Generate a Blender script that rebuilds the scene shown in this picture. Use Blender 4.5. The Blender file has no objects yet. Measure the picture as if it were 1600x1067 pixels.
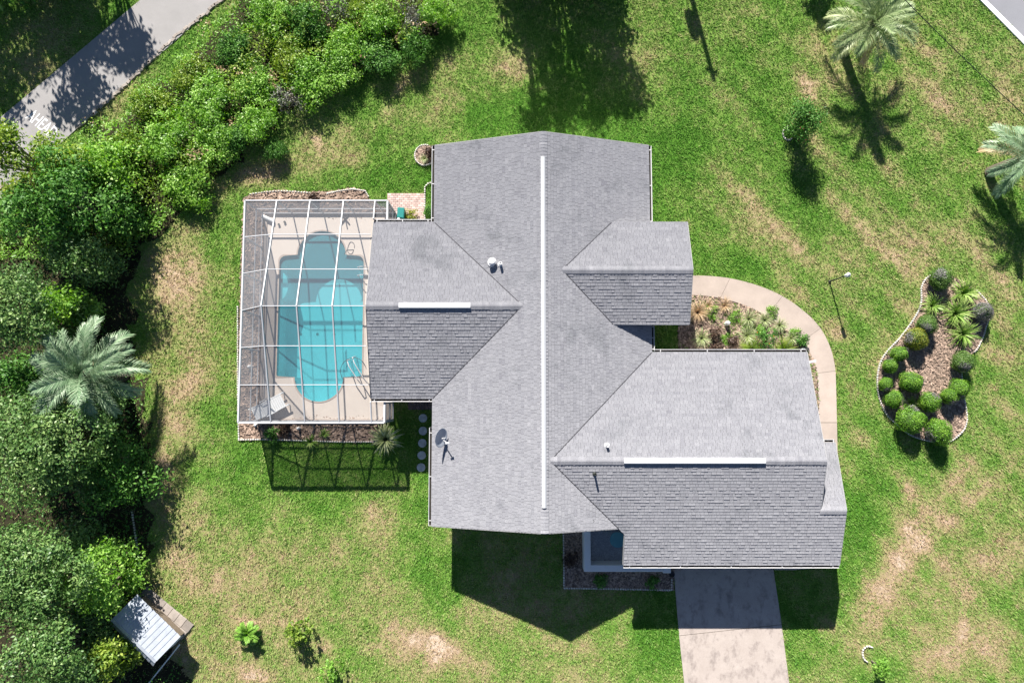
import bpy, math, random
import numpy as np
from mathutils import Vector, Matrix, Quaternion
from mathutils.geometry import tessellate_polygon

random.seed(7)
RNG = np.random.default_rng(11)
SC = bpy.context.scene
COL = SC.collection

# ------------------------------------------------------------------ camera, world, sun, exposure
CAM_H, CAM_F, CAM_T = 33.0, 1067.0, math.radians(4.5)
cam_d = bpy.data.cameras.new("camera")
cam_d.sensor_width = 36.0
cam_d.lens = CAM_F / 1600.0 * 36.0
cam_d.clip_start = 0.5
cam_d.clip_end = 2000.0
cam = bpy.data.objects.new("camera", cam_d)
cam.location = (0, 0, CAM_H)
cam.rotation_euler = (CAM_T, 0, 0)
COL.objects.link(cam)
SC.camera = cam

SUN_EL, SUN_AZ = math.radians(35.0), math.radians(-13.5)     # azimuth from +Y towards +X
world = bpy.data.worlds.new("World")
SC.world = world
world.use_nodes = True
wn = world.node_tree
sky = wn.nodes.new("ShaderNodeTexSky")
sky.sky_type = 'NISHITA'
sky.sun_disc = False
sky.sun_elevation = SUN_EL
sky.sun_rotation = SUN_AZ
sky.air_density = 0.7
sky.dust_density = 0.3
sky.ozone_density = 2.0
wn.nodes["Background"].inputs[1].default_value = 0.05
wn.links.new(sky.outputs[0], wn.nodes["Background"].inputs[0])
sun_d = bpy.data.lights.new("sun", 'SUN')
sun_d.energy = 5.0
sun_d.angle = math.radians(0.5)
sun_d.color = (1.0, 0.945, 0.86)
sun = bpy.data.objects.new("sun", sun_d)
S_DIR = Vector((math.sin(SUN_AZ) * math.cos(SUN_EL), math.cos(SUN_AZ) * math.cos(SUN_EL), math.sin(SUN_EL)))
sun.rotation_euler = (-S_DIR).to_track_quat('-Z', 'Y').to_euler()
sun.location = S_DIR * 60
COL.objects.link(sun)
SC.view_settings.view_transform = 'Standard'
SC.view_settings.look = 'None'
SC.view_settings.exposure = 1.35
SC.view_settings.gamma = 1.0
SC.view_settings.use_curve_mapping = False


def U(u, v, z=0.0):
    """a point of the survey photograph (1600 wide) to its place on the plane at height z"""
    x = (u - 800) / CAM_F
    yc = -(v - 533.5) / CAM_F
    y = yc * math.cos(CAM_T) + math.sin(CAM_T)
    zz = yc * math.sin(CAM_T) - math.cos(CAM_T)
    t = (z - CAM_H) / zz
    return (x * t, y * t)


def UP(pts, z=0.0):
    return [U(u, v, z) for u, v in pts]


PX = CAM_H / CAM_F        # metres per survey pixel on the ground


# ------------------------------------------------------------------ materials
def new_mat(name):
    m = bpy.data.materials.new(name)
    m.use_nodes = True
    nt = m.node_tree
    nt.nodes.clear()
    out = nt.nodes.new("ShaderNodeOutputMaterial")
    return m, nt, out


def N(nt, kind, **kw):
    n = nt.nodes.new(kind)
    for k, v in kw.items():
        if k.startswith("i_"):
            key = k[2:]
            n.inputs[int(key) if key.isdigit() else key].default_value = v
        else:
            setattr(n, k, v)
    return n


def rgba(c, k=1.0):
    return (c[0] * k, c[1] * k, c[2] * k, 1.0)


def ramp(nt, stops):
    r = nt.nodes.new("ShaderNodeValToRGB")
    e = r.color_ramp.elements
    while len(e) < len(stops):
        e.new(0.5)
    for el, (p, c) in zip(e, stops):
        el.position = p
        el.color = rgba(c) if len(c) == 3 else c
    return r


def coords(nt):
    return nt.nodes.new("ShaderNodeTexCoord").outputs['Object']


def noise(nt, scale, detail=4.0, rough=0.6, vec=None):
    n = N(nt, "ShaderNodeTexNoise")
    n.inputs['Scale'].default_value = scale
    n.inputs['Detail'].default_value = detail
    n.inputs['Roughness'].default_value = rough
    if vec is not None:
        nt.links.new(vec, n.inputs['Vector'])
    return n.outputs['Fac']


def surf(name, col, rough=0.7, var=0.15, scale=6.0, col2=None, bump=0.0, bscale=40.0, tint=0.0, metal=0.0, spec=0.3, fine=0.0):
    """a plain painted or mineral surface: colour, two sizes of mottling, bump, optional per-piece tint"""
    m, nt, out = new_mat(name)
    L = nt.links.new
    b = N(nt, "ShaderNodeBsdfPrincipled")
    b.inputs['Roughness'].default_value = rough
    b.inputs['Metallic'].default_value = metal
    b.inputs['Specular IOR Level'].default_value = spec
    v = coords(nt)
    c2 = col2 or tuple(c * (1 - 2 * var) for c in col)
    r = ramp(nt, [(0.3, c2), (0.7, col)])
    L(noise(nt, scale, 6.0, 0.65, v), r.inputs[0])
    c = r.outputs[0]
    if fine:
        mx = N(nt, "ShaderNodeMix", data_type='RGBA', blend_type='MULTIPLY')
        mx.inputs[0].default_value = 1.0
        r2 = ramp(nt, [(0.3, (1 - fine,) * 3), (0.7, (1 + fine * 0.4,) * 3)])
        L(noise(nt, bscale * 2, 3.0, 0.7, v), r2.inputs[0])
        L(c, mx.inputs[6]); L(r2.outputs[0], mx.inputs[7])
        c = mx.outputs[2]
    if tint:
        a = N(nt, "ShaderNodeAttribute", attribute_name="tint")
        mp = N(nt, "ShaderNodeMapRange")
        mp.inputs[3].default_value = 1 - tint
        mp.inputs[4].default_value = 1 + tint
        L(a.outputs['Fac'], mp.inputs[0])
        hs = N(nt, "ShaderNodeHueSaturation")
        L(mp.outputs[0], hs.inputs['Value']); L(c, hs.inputs['Color'])
        c = hs.outputs[0]
    L(c, b.inputs['Base Color'])
    if bump:
        bp = N(nt, "ShaderNodeBump")
        bp.inputs['Strength'].default_value = bump
        bp.inputs['Distance'].default_value = 0.02
        L(noise(nt, bscale, 4.0, 0.6, v), bp.inputs['Height'])
        L(bp.outputs[0], b.inputs['Normal'])
    L(b.outputs[0], out.inputs[0])
    return m


def leafmat(name, dark, mid, light, transl=0.3, rough=0.45, spec=0.35):
    m, nt, out = new_mat(name)
    L = nt.links.new
    a = N(nt, "ShaderNodeAttribute", attribute_name="tint")
    r = ramp(nt, [(0.0, dark), (0.5, mid), (1.0, light)])
    L(a.outputs['Fac'], r.inputs[0])
    b = N(nt, "ShaderNodeBsdfPrincipled")
    b.inputs['Roughness'].default_value = rough
    b.inputs['Specular IOR Level'].default_value = spec
    t = N(nt, "ShaderNodeBsdfTranslucent")
    hs = N(nt, "ShaderNodeHueSaturation")
    hs.inputs['Saturation'].default_value = 1.15
    hs.inputs['Value'].default_value = 1.3
    mx = N(nt, "ShaderNodeMixShader")
    mx.inputs[0].default_value = transl
    L(r.outputs[0], b.inputs['Base Color']); L(r.outputs[0], hs.inputs['Color']); L(hs.outputs[0], t.inputs[0])
    L(b.outputs[0], mx.inputs[1]); L(t.outputs[0], mx.inputs[2]); L(mx.outputs[0], out.inputs[0])
    return m


def lawn_mat():
    m, nt, out = new_mat("lawn_soil")
    L = nt.links.new
    v = coords(nt)
    b = N(nt, "ShaderNodeBsdfPrincipled")
    b.inputs['Roughness'].default_value = 0.95
    b.inputs['Specular IOR Level'].default_value = 0.1
    a = N(nt, "ShaderNodeAttribute", attribute_name="dry")
    n1 = noise(nt, 5.0, 8.0, 0.75, v)
    ad = N(nt, "ShaderNodeMath", operation='MULTIPLY_ADD')
    L(n1, ad.inputs[0]); ad.inputs[1].default_value = 1.1; L(a.outputs['Fac'], ad.inputs[2])
    sb = N(nt, "ShaderNodeMath", operation='SUBTRACT')
    L(ad.outputs[0], sb.inputs[0]); sb.inputs[1].default_value = 0.55
    r = ramp(nt, [(0.0, (0.07, 0.18, 0.02)), (0.3, (0.14, 0.25, 0.045)), (0.55, (0.27, 0.27, 0.11)), (0.8, (0.40, 0.295, 0.19)), (1.0, (0.55, 0.44, 0.34))])
    L(sb.outputs[0], r.inputs[0])
    n2 = noise(nt, 26.0, 5.0, 0.75, v)
    r2 = ramp(nt, [(0.32, (0.45,) * 3), (0.62, (1.25,) * 3)])
    L(n2, r2.inputs[0])
    mx = N(nt, "ShaderNodeMix", data_type='RGBA', blend_type='MULTIPLY')
    mx.inputs[0].default_value = 1.0
    L(r.outputs[0], mx.inputs[6]); L(r2.outputs[0], mx.inputs[7])
    L(mx.outputs[2], b.inputs['Base Color'])
    bp = N(nt, "ShaderNodeBump")
    bp.inputs['Strength'].default_value = 0.8
    bp.inputs['Distance'].default_value = 0.06
    L(n2, bp.inputs['Height']); L(bp.outputs[0], b.inputs['Normal'])
    L(b.outputs[0], out.inputs[0])
    return m


def grass_mat():
    m, nt, out = new_mat("grass_blades")
    L = nt.links.new
    a = N(nt, "ShaderNodeAttribute", attribute_name="tint")
    r = ramp(nt, [(0.0, (0.105, 0.265, 0.034)), (0.28, (0.225, 0.37, 0.08)), (0.52, (0.345, 0.38, 0.15)), (0.76, (0.45, 0.325, 0.21)), (1.0, (0.56, 0.43, 0.32))])
    L(a.outputs['Fac'], r.inputs[0])
    b = N(nt, "ShaderNodeBsdfPrincipled")
    b.inputs['Roughness'].default_value = 0.6
    b.inputs['Specular IOR Level'].default_value = 0.2
    t = N(nt, "ShaderNodeBsdfTranslucent")
    mx = N(nt, "ShaderNodeMixShader")
    mx.inputs[0].default_value = 0.35
    L(r.outputs[0], b.inputs['Base Color']); L(r.outputs[0], t.inputs[0])
    L(b.outputs[0], mx.inputs[1]); L(t.outputs[0], mx.inputs[2]); L(mx.outputs[0], out.inputs[0])
    return m


def screen_mat():
    """insect screen: open weave, denser when looked through at a slant"""
    m, nt, out = new_mat("insect_screen")
    L = nt.links.new
    g = N(nt, "ShaderNodeNewGeometry")
    d = N(nt, "ShaderNodeVectorMath", operation='DOT_PRODUCT')
    L(g.outputs['Normal'], d.inputs[0]); L(g.outputs['Incoming'], d.inputs[1])
    ab = N(nt, "ShaderNodeMath", operation='ABSOLUTE'); L(d.outputs['Value'], ab.inputs[0])
    mxm = N(nt, "ShaderNodeMath", operation='MAXIMUM'); L(ab.outputs[0], mxm.inputs[0]); mxm.inputs[1].default_value = 0.12
    dv = N(nt, "ShaderNodeMath", operation='DIVIDE'); dv.inputs[0].default_value = 1.0; L(mxm.outputs[0], dv.inputs[1])
    pw = N(nt, "ShaderNodeMath", operation='POWER'); pw.inputs[0].default_value = 0.765; L(dv.outputs[0], pw.inputs[1])
    t = N(nt, "ShaderNodeBsdfTransparent")
    b = N(nt, "ShaderNodeBsdfDiffuse"); b.inputs[0].default_value = (0.20, 0.21, 0.235, 1)
    mx = N(nt, "ShaderNodeMixShader")
    L(pw.outputs[0], mx.inputs[0]); L(b.outputs[0], mx.inputs[1]); L(t.outputs[0], mx.inputs[2])
    L(mx.outputs[0], out.inputs[0])
    return m


def water_mat():
    m, nt, out = new_mat("pool_water")
    L = nt.links.new
    v = coords(nt)
    t = N(nt, "ShaderNodeBsdfTransparent"); t.inputs[0].default_value = (0.40, 0.88, 0.93, 1)
    g = N(nt, "ShaderNodeBsdfGlossy"); g.inputs['Roughness'].default_value = 0.03
    bp = N(nt, "ShaderNodeBump"); bp.inputs['Strength'].default_value = 0.15; bp.inputs['Distance'].default_value = 0.02
    L(noise(nt, 5.0, 3.0, 0.5, v), bp.inputs['Height'])
    L(bp.outputs[0], g.inputs['Normal'])
    ge = N(nt, "ShaderNodeNewGeometry")          # Schlick's reflectance, the same from either side of the sheet
    dt = N(nt, "ShaderNodeVectorMath", operation='DOT_PRODUCT')
    L(ge.outputs['Normal'], dt.inputs[0]); L(ge.outputs['Incoming'], dt.inputs[1])
    ab = N(nt, "ShaderNodeMath", operation='ABSOLUTE'); L(dt.outputs['Value'], ab.inputs[0])
    om = N(nt, "ShaderNodeMath", operation='SUBTRACT'); om.inputs[0].default_value = 1.0; L(ab.outputs[0], om.inputs[1])
    p5 = N(nt, "ShaderNodeMath", operation='POWER'); L(om.outputs[0], p5.inputs[0]); p5.inputs[1].default_value = 5.0
    f = N(nt, "ShaderNodeMath", operation='MULTIPLY_ADD'); L(p5.outputs[0], f.inputs[0]); f.inputs[1].default_value = 0.98; f.inputs[2].default_value = 0.02
    mx = N(nt, "ShaderNodeMixShader")
    df = N(nt, "ShaderNodeBsdfDiffuse"); df.inputs[0].default_value = (0.085, 0.46, 0.545, 1)   # light scattered back by the water itself
    m0 = N(nt, "ShaderNodeMixShader"); m0.inputs[0].default_value = 0.31
    L(t.outputs[0], m0.inputs[1]); L(df.outputs[0], m0.inputs[2])
    L(f.outputs[0], mx.inputs[0]); L(m0.outputs[0], mx.inputs[1]); L(g.outputs[0], mx.inputs[2])
    L(mx.outputs[0], out.inputs[0])
    return m


def shingle_mat():
    m, nt, out = new_mat("roof_shingle")
    L = nt.links.new
    v = coords(nt)
    b = N(nt, "ShaderNodeBsdfPrincipled")
    b.inputs['Roughness'].default_value = 0.9
    b.inputs['Diffuse Roughness'].default_value = 0.9
    b.inputs['Specular IOR Level'].default_value = 0.25
    a = N(nt, "ShaderNodeAttribute", attribute_name="tint")
    r = ramp(nt, [(0.0, (0.205, 0.206, 0.235)), (0.5, (0.282, 0.285, 0.312)), (1.0, (0.35, 0.352, 0.38))])
    L(a.outputs['Fac'], r.inputs[0])
    r2 = ramp(nt, [(0.32, (0.76, 0.775, 0.78)), (0.45, (1.0,) * 3), (0.8, (1.03,) * 3)])
    L(noise(nt, 0.55, 7.0, 0.7, v), r2.inputs[0])
    r3 = ramp(nt, [(0.3, (0.62,) * 3), (0.7, (1.3,) * 3)])
    L(noise(nt, 30.0, 4.0, 0.8, v), r3.inputs[0])
    mx = N(nt, "ShaderNodeMix", data_type='RGBA', blend_type='MULTIPLY'); mx.inputs[0].default_value = 1.0
    my = N(nt, "ShaderNodeMix", data_type='RGBA', blend_type='MULTIPLY'); my.inputs[0].default_value = 1.0
    L(r.outputs[0], mx.inputs[6]); L(r2.outputs[0], mx.inputs[7])
    L(mx.outputs[2], my.inputs[6]); L(r3.outputs[0], my.inputs[7])
    L(my.outputs[2], b.inputs['Base Color'])
    bp = N(nt, "ShaderNodeBump"); bp.inputs['Strength'].default_value = 0.5; bp.inputs['Distance'].default_value = 0.006
    L(noise(nt, 60.0, 3.0, 0.7, v), bp.inputs['Height']); L(bp.outputs[0], b.inputs['Normal'])
    L(b.outputs[0], out.inputs[0])
    return m


def driveway_mat():
    m, nt, out = new_mat("driveway_concrete")
    L = nt.links.new
    v = coords(nt)
    b = N(nt, "ShaderNodeBsdfPrincipled")
    b.inputs['Roughness'].default_value = 0.9
    b.inputs['Specular IOR Level'].default_value = 0.2
    r = ramp(nt, [(0.25, (0.35, 0.30, 0.272)), (0.75, (0.45, 0.395, 0.362))])
    L(noise(nt, 1.3, 8.0, 0.7, v), r.inputs[0])
    mp = N(nt, "ShaderNodeMapping"); mp.inputs['Scale'].default_value = (1.3, 0.9, 1); L(v, mp.inputs[0])
    r2 = ramp(nt, [(0.36, (0.60, 0.59, 0.60)), (0.50, (1.0,) * 3)])
    L(noise(nt, 1.6, 7.0, 0.7, mp.outputs[0]), r2.inputs[0])
    r3 = ramp(nt, [(0.3, (0.8,) * 3), (0.7, (1.12,) * 3)])
    L(noise(nt, 40.0, 4.0, 0.8, v), r3.inputs[0])
    mx = N(nt, "ShaderNodeMix", data_type='RGBA', blend_type='MULTIPLY'); mx.inputs[0].default_value = 0.8
    my = N(nt, "ShaderNodeMix", data_type='RGBA', blend_type='MULTIPLY'); my.inputs[0].default_value = 1.0
    L(r.outputs[0], mx.inputs[6]); L(r2.outputs[0], mx.inputs[7])
    L(mx.outputs[2], my.inputs[6]); L(r3.outputs[0], my.inputs[7])
    L(my.outputs[2], b.inputs['Base Color'])
    L(b.outputs[0], out.inputs[0])
    return m


M = {}
M['lawn'] = lawn_mat()
M['grass'] = grass_mat()
M['shingle'] = shingle_mat()
M['screen'] = screen_mat()
M['water'] = water_mat()
M['driveway'] = driveway_mat()
M['concrete'] = surf("walkway_concrete", (0.43, 0.36, 0.315), 0.9, 0.09, 1.2, bump=0.2, bscale=30, tint=0.07, fine=0.12)
M['deck'] = surf("pool_deck_coating", (0.60, 0.53, 0.475), 0.85, 0.05, 1.2, fine=0.08)
M['plaster'] = surf("pool_plaster", (0.50, 0.66, 0.68), 0.7, 0.05, 1.2)
M['asphalt'] = surf("weathered_asphalt", (0.30, 0.29, 0.29), 0.9, 0.08, 0.8, fine=0.15, bscale=30)
M['asphalt2'] = surf("grey_asphalt", (0.23, 0.235, 0.26), 0.9, 0.06, 0.8, fine=0.15, bscale=30)
M['marking'] = surf("road_paint", (0.75, 0.76, 0.78), 0.7, 0.08, 8)
M['white'] = surf("white_aluminium", (0.47, 0.48, 0.505), 0.45, 0.03, 3)
M['stucco'] = surf("pale_stucco", (0.70, 0.70, 0.72), 0.9, 0.04, 2, bump=0.3, bscale=50)
M['fascia'] = surf("fascia_paint", (0.58, 0.58, 0.59), 0.6, 0.04, 3)
M['dark'] = surf("dark_metal", (0.03, 0.03, 0.035), 0.5, 0.1, 6)
M['lampmetal'] = surf("bronze_metal", (0.04, 0.045, 0.04), 0.45, 0.1, 6)
M['shade_debris'] = surf('gutter_shade_debris', (0.035, 0.03, 0.025), 1.0, 0.3, 12)  # dark debris strip; shade inside the trough is put into its colour
M['rake'] = surf('rake_paint', (0.30, 0.30, 0.31), 0.7, 0.05, 3)
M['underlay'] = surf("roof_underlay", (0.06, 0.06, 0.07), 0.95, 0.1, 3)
M['mulch'] = surf("bark_mulch", (0.30, 0.22, 0.18), 1.0, 0.25, 2.0, bump=1.0, bscale=22, fine=0.6, spec=0.05)
M['mulch2'] = surf("dry_straw_mulch", (0.40, 0.31, 0.25), 1.0, 0.18, 1.6, bump=1.0, bscale=26, fine=0.5, spec=0.05)
M['chip'] = surf("mulch_chip", (0.36, 0.265, 0.21), 0.95, 0.2, 8, tint=0.55, spec=0.1)
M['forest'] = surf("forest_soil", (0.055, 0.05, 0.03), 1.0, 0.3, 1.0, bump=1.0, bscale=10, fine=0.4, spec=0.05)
M['stone'] = surf("white_edging_stone", (0.62, 0.59, 0.55), 0.8, 0.12, 14, tint=0.18)
M['brick'] = surf("pink_paver", (0.56, 0.42, 0.385), 0.9, 0.12, 5, tint=0.22, fine=0.2)
M['darkpaver'] = surf("brown_paver", (0.16, 0.12, 0.11), 0.9, 0.1, 6, tint=0.2)
M['slab'] = surf("weathered_slab", (0.34, 0.30, 0.27), 0.95, 0.15, 3, tint=0.25, fine=0.2)
M['stepstone'] = surf("round_step_stone", (0.66, 0.68, 0.70), 0.9, 0.2, 5, fine=0.25)
M['teal'] = surf("teal_plastic", (0.02, 0.19, 0.18), 0.4, 0.05, 4)
M['bluetable'] = surf("teal_table", (0.10, 0.28, 0.33), 0.5, 0.05, 4)
M['courtfloor'] = surf("court_pebble", (0.45, 0.47, 0.52), 0.9, 0.15, 5, fine=0.5, bscale=12)
M['dish'] = surf("dish_grey", (0.30, 0.33, 0.38), 0.4, 0.03, 3)
M['tin'] = surf("shed_tin", (0.42, 0.46, 0.53), 0.5, 0.14, 2.5, metal=0.25)
M['wood'] = surf("weathered_wood", (0.2, 0.16, 0.12), 0.9, 0.2, 8)
M['bark'] = surf("tree_bark", (0.17, 0.14, 0.11), 0.95, 0.2, 7, bump=0.8, bscale=18)
M['palmbark'] = surf("palm_bark", (0.12, 0.095, 0.075), 0.95, 0.25, 9, bump=1.0, bscale=14)
M['cable'] = surf("black_cable", (0.012, 0.016, 0.014), 0.6, 0.1, 3)
M['plastic'] = surf("white_plastic", (0.74, 0.75, 0.76), 0.4, 0.03, 4)
M['flower'] = surf("orange_flower", (0.65, 0.16, 0.04), 0.6, 0.1, 5)
M['redflower'] = surf("dark_red_flower", (0.30, 0.03, 0.04), 0.6, 0.1, 5)
M['oak'] = leafmat("oak_leaf", (0.028, 0.085, 0.018), (0.09, 0.19, 0.046), (0.23, 0.34, 0.11), 0.22)
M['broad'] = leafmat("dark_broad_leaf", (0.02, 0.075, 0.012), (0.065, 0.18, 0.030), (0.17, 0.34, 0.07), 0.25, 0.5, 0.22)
M['bright'] = leafmat("bright_leaf", (0.07, 0.18, 0.022), (0.19, 0.38, 0.055), (0.37, 0.56, 0.13), 0.38)
M['yellow'] = leafmat("yellow_green_leaf", (0.065, 0.14, 0.015), (0.17, 0.28, 0.035), (0.36, 0.44, 0.085), 0.35)
M['grey'] = leafmat("grey_twig_leaf", (0.08, 0.085, 0.07), (0.17, 0.17, 0.145), (0.30, 0.30, 0.26), 0.15)
M['topiary'] = leafmat("clipped_leaf", (0.055, 0.15, 0.014), (0.14, 0.31, 0.03), (0.29, 0.47, 0.06), 0.28)
M['topdark'] = leafmat("clipped_dark_leaf", (0.04, 0.10, 0.02), (0.10, 0.19, 0.04), (0.20, 0.30, 0.08), 0.25)
M['topolive'] = leafmat("clipped_olive_leaf", (0.09, 0.12, 0.014), (0.21, 0.25, 0.03), (0.36, 0.36, 0.06), 0.28)
M['topgrey'] = leafmat("clipped_grey_leaf", (0.085, 0.08, 0.085), (0.17, 0.16, 0.165), (0.28, 0.27, 0.26), 0.15)
M['spiky'] = leafmat("strap_leaf", (0.06, 0.14, 0.02), (0.17, 0.31, 0.05), (0.40, 0.50, 0.17), 0.3)
M['pale'] = leafmat("pale_striped_leaf", (0.14, 0.19, 0.07), (0.30, 0.36, 0.16), (0.55, 0.58, 0.36), 0.3)
M['straw'] = leafmat("straw_blade", (0.24, 0.17, 0.09), (0.45, 0.32, 0.19), (0.6, 0.47, 0.31), 0.3)
M['purple'] = leafmat("maroon_leaf", (0.03, 0.018, 0.016), (0.07, 0.04, 0.03), (0.12, 0.08, 0.05), 0.2)
M['palm'] = leafmat("silver_palm_leaf", (0.075, 0.145, 0.075), (0.17, 0.27, 0.15), (0.36, 0.45, 0.30), 0.25, 0.4)
M['palm2'] = leafmat("green_palm_leaf", (0.09, 0.15, 0.06), (0.20, 0.28, 0.12), (0.40, 0.46, 0.25), 0.25, 0.4)
M['twigs'] = surf("plant_core", (0.06, 0.12, 0.022), 1.0, 0.3, 12, bump=1.0, bscale=20)


# ------------------------------------------------------------------ mesh helpers
class MB:
    def __init__(s):
        s.v, s.f, s.m, s.t = [], [], [], []

    def add(s, vs, fs, m=0, t=0.5):
        o = len(s.v)
        s.v.extend(vs)
        for f in fs:
            s.f.append([i + o for i in f]); s.m.append(m); s.t.append(t)

    def box(s, c, d, rz=0.0, m=0, t=0.5):
        x, y, z = d[0] / 2, d[1] / 2, d[2] / 2
        cs, sn = math.cos(rz), math.sin(rz)
        vs = [(c[0] + a * cs - b * sn, c[1] + a * sn + b * cs, c[2] + e) for e in (-z, z) for a, b in ((-x, -y), (x, -y), (x, y), (-x, y))]
        s.add(vs, [(0, 3, 2, 1), (4, 5, 6, 7), (0, 1, 5, 4), (1, 2, 6, 5), (2, 3, 7, 6), (3, 0, 4, 7)], m, t)

    def bev(s, c, d, rz=0.0, b=0.01, m=0, t=0.5):
        """box with chamfered top edges"""
        cs, sn = math.cos(rz), math.sin(rz)
        x, y, z = d[0] / 2, d[1] / 2, d[2] / 2
        vs = []
        for xx, yy, e in ((x, y, -z), (x, y, z - b), (x - b, y - b, z)):
            for a, q in ((-xx, -yy), (xx, -yy), (xx, yy), (-xx, yy)):
                vs.append((c[0] + a * cs - q * sn, c[1] + a * sn + q * cs, c[2] + e))
        fs = [(0, 3, 2, 1), (8, 9, 10, 11)]
        for k in (0, 4):
            for i in range(4):
                j = (i + 1) % 4
                fs.append((k + i, k + j, k + 4 + j, k + 4 + i))
        s.add(vs, fs, m, t)

    def beam(s, p, q, w, h, m=0, t=0.5, up=(0, 0, 1)):
        p, q = Vector(p), Vector(q)
        d = (q - p).normalized()
        a = d.cross(Vector(up))
        if a.length < 1e-4:
            a = Vector((1, 0, 0))
        a.normalize()
        b = a.cross(d)
        vs = [tuple(o + a * (i * w / 2) + b * (j * h / 2)) for o in (p, q) for i, j in ((-1, -1), (1, -1), (1, 1), (-1, 1))]
        s.add(vs, [(0, 1, 2, 3), (7, 6, 5, 4), (0, 4, 5, 1), (1, 5, 6, 2), (2, 6, 7, 3), (3, 7, 4, 0)], m, t)

    def tube(s, pts, rad, n=8, m=0, t=0.5):
        pts = [Vector(p) for p in pts]
        if not hasattr(rad, '__len__'):
            rad = [rad] * len(pts)
        vs, fs = [], []
        ref = Vector((0.3, 0.9, 0.2)).normalized()
        for i, p in enumerate(pts):
            d = (pts[min(i + 1, len(pts) - 1)] - pts[max(i - 1, 0)]).normalized()
            a = d.cross(ref)
            if a.length < 1e-3:
                a = d.cross(Vector((1, 0, 0)))
            a.normalize(); b = d.cross(a)
            for k in range(n):
                g = 2 * math.pi * k / n
                vs.append(tuple(p + (a * math.cos(g) + b * math.sin(g)) * rad[i]))
        for i in range(len(pts) - 1):
            for k in range(n):
                j = (k + 1) % n
                fs.append((i * n + k, i * n + j, (i + 1) * n + j, (i + 1) * n + k))
        fs.append(tuple(range(n))[::-1]); fs.append(tuple(range((len(pts) - 1) * n, len(pts) * n)))
        s.add(vs, fs, m, t)

    def lathe(s, prof, c=(0, 0, 0), n=20, m=0, t=0.5):
        vs, fs = [], []
        for r, z in prof:
            for k in range(n):
                g = 2 * math.pi * k / n
                vs.append((c[0] + r * math.cos(g), c[1] + r * math.sin(g), c[2] + z))
        for i in range(len(prof) - 1):
            for k in range(n):
                j = (k + 1) % n
                fs.append((i * n + k, i * n + j, (i + 1) * n + j, (i + 1) * n + k))
        fs.append(tuple(range((len(prof) - 1) * n, len(prof) * n)))
        fs.append(tuple(range(n))[::-1])
        s.add(vs, fs, m, t)

    def ball(s, c, r, nu=10, nv=6, m=0, t=0.5, lump=0.0, seed=0):
        rr = random.Random(seed)
        vs, fs = [], []
        for i in range(nv + 1):
            th = math.pi * i / nv
            for k in range(nu):
                g = 2 * math.pi * k / nu
                q = 1 + lump * rr.uniform(-1, 1)
                vs.append((c[0] + r[0] * q * math.sin(th) * math.cos(g), c[1] + r[1] * q * math.sin(th) * math.sin(g), c[2] + r[2] * q * math.cos(th)))
        for i in range(nv):
            for k in range(nu):
                j = (k + 1) % nu
                fs.append((i * nu + k, (i + 1) * nu + k, (i + 1) * nu + j, i * nu + j))
        s.add(vs, fs, m, t)

    def prism(s, poly, z0, z1, m=0, t=0.5, holes=()):
        """plan polygon to a solid; z0, z1 numbers or functions of (x, y)"""
        f0 = z0 if callable(z0) else (lambda x, y: z0)
        f1 = z1 if callable(z1) else (lambda x, y: z1)
        loops = [list(poly)] + [list(h) for h in holes]
        flat = [p for l in loops for p in l]
        tris = tessellate_polygon([[Vector((p[0], p[1], 0)) for p in l] for l in loops])
        n = len(flat)
        vs = [(p[0], p[1], f1(*p)) for p in flat] + [(p[0], p[1], f0(*p)) for p in flat]
        fs = []
        for a, b, c in tris:
            A, B, C_ = flat[a], flat[b], flat[c]
            if (B[0] - A[0]) * (C_[1] - A[1]) - (B[1] - A[1]) * (C_[0] - A[0]) < 0:
                a, c = c, a
            fs.append((a, b, c)); fs.append((c + n, b + n, a + n))
        o = 0
        for l in loops:
            k = len(l)
            for i in range(k):
                j = (i + 1) % k
                fs.append((o + i, o + i + n, o + j + n, o + j))
            o += k
        s.add(vs, fs, m, t)

    def build(s, name, mats, parent=None, smooth=False):
        me = bpy.data.meshes.new(name)
        me.from_pydata(s.v, [], s.f)
        if not isinstance(mats, (list, tuple)):
            mats = [mats]
        for mm in mats:
            me.materials.append(mm)
        me.polygons.foreach_set("material_index", s.m)
        at = me.attributes.new("tint", 'FLOAT', 'FACE')
        at.data.foreach_set("value", s.t)
        if smooth:
            me.polygons.foreach_set("use_smooth", [True] * len(s.f))
        me.update()
        return link(name, me, parent)


def link(name, me, parent=None):
    o = bpy.data.objects.new(name, me)
    COL.objects.link(o)
    if parent is not None:
        o.parent = parent
        if parent.type == 'EMPTY' and parent.get('_world'):
            o.matrix_parent_inverse = Matrix.Translation(-parent.location)
    return o


def tag(o, label=None, cat=None, group=None, kind=None):
    if label: o['label'] = label
    if cat: o['category'] = cat
    if group: o['group'] = group
    if kind: o['kind'] = kind
    return o


def thing(name, label, cat, loc=(0, 0, 0), group=None, world=True, rz=0.0, scale=None):
    """an Empty at the thing's base; with world=True its parts are given in world coordinates"""
    o = bpy.data.objects.new(name, None)
    o.empty_display_size = 0.3
    COL.objects.link(o)
    o.location = loc
    o.rotation_euler = (0, 0, rz)
    if scale:
        o.scale = scale
    if world:
        o['_world'] = 1
    return tag(o, label, cat, group)


KIDS = {}


def dup(root, loc, rz, scale, label, group=None):
    r = root.copy()
    COL.objects.link(r)
    r.location = loc; r.rotation_euler = (0, 0, rz); r.scale = scale
    tag(r, label, None, group)
    for ch in list(root.children):
        c = ch.copy(); COL.objects.link(c); c.parent = r
        for g in list(ch.children):
            d = g.copy(); COL.objects.link(d); d.parent = c
    return r


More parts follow.
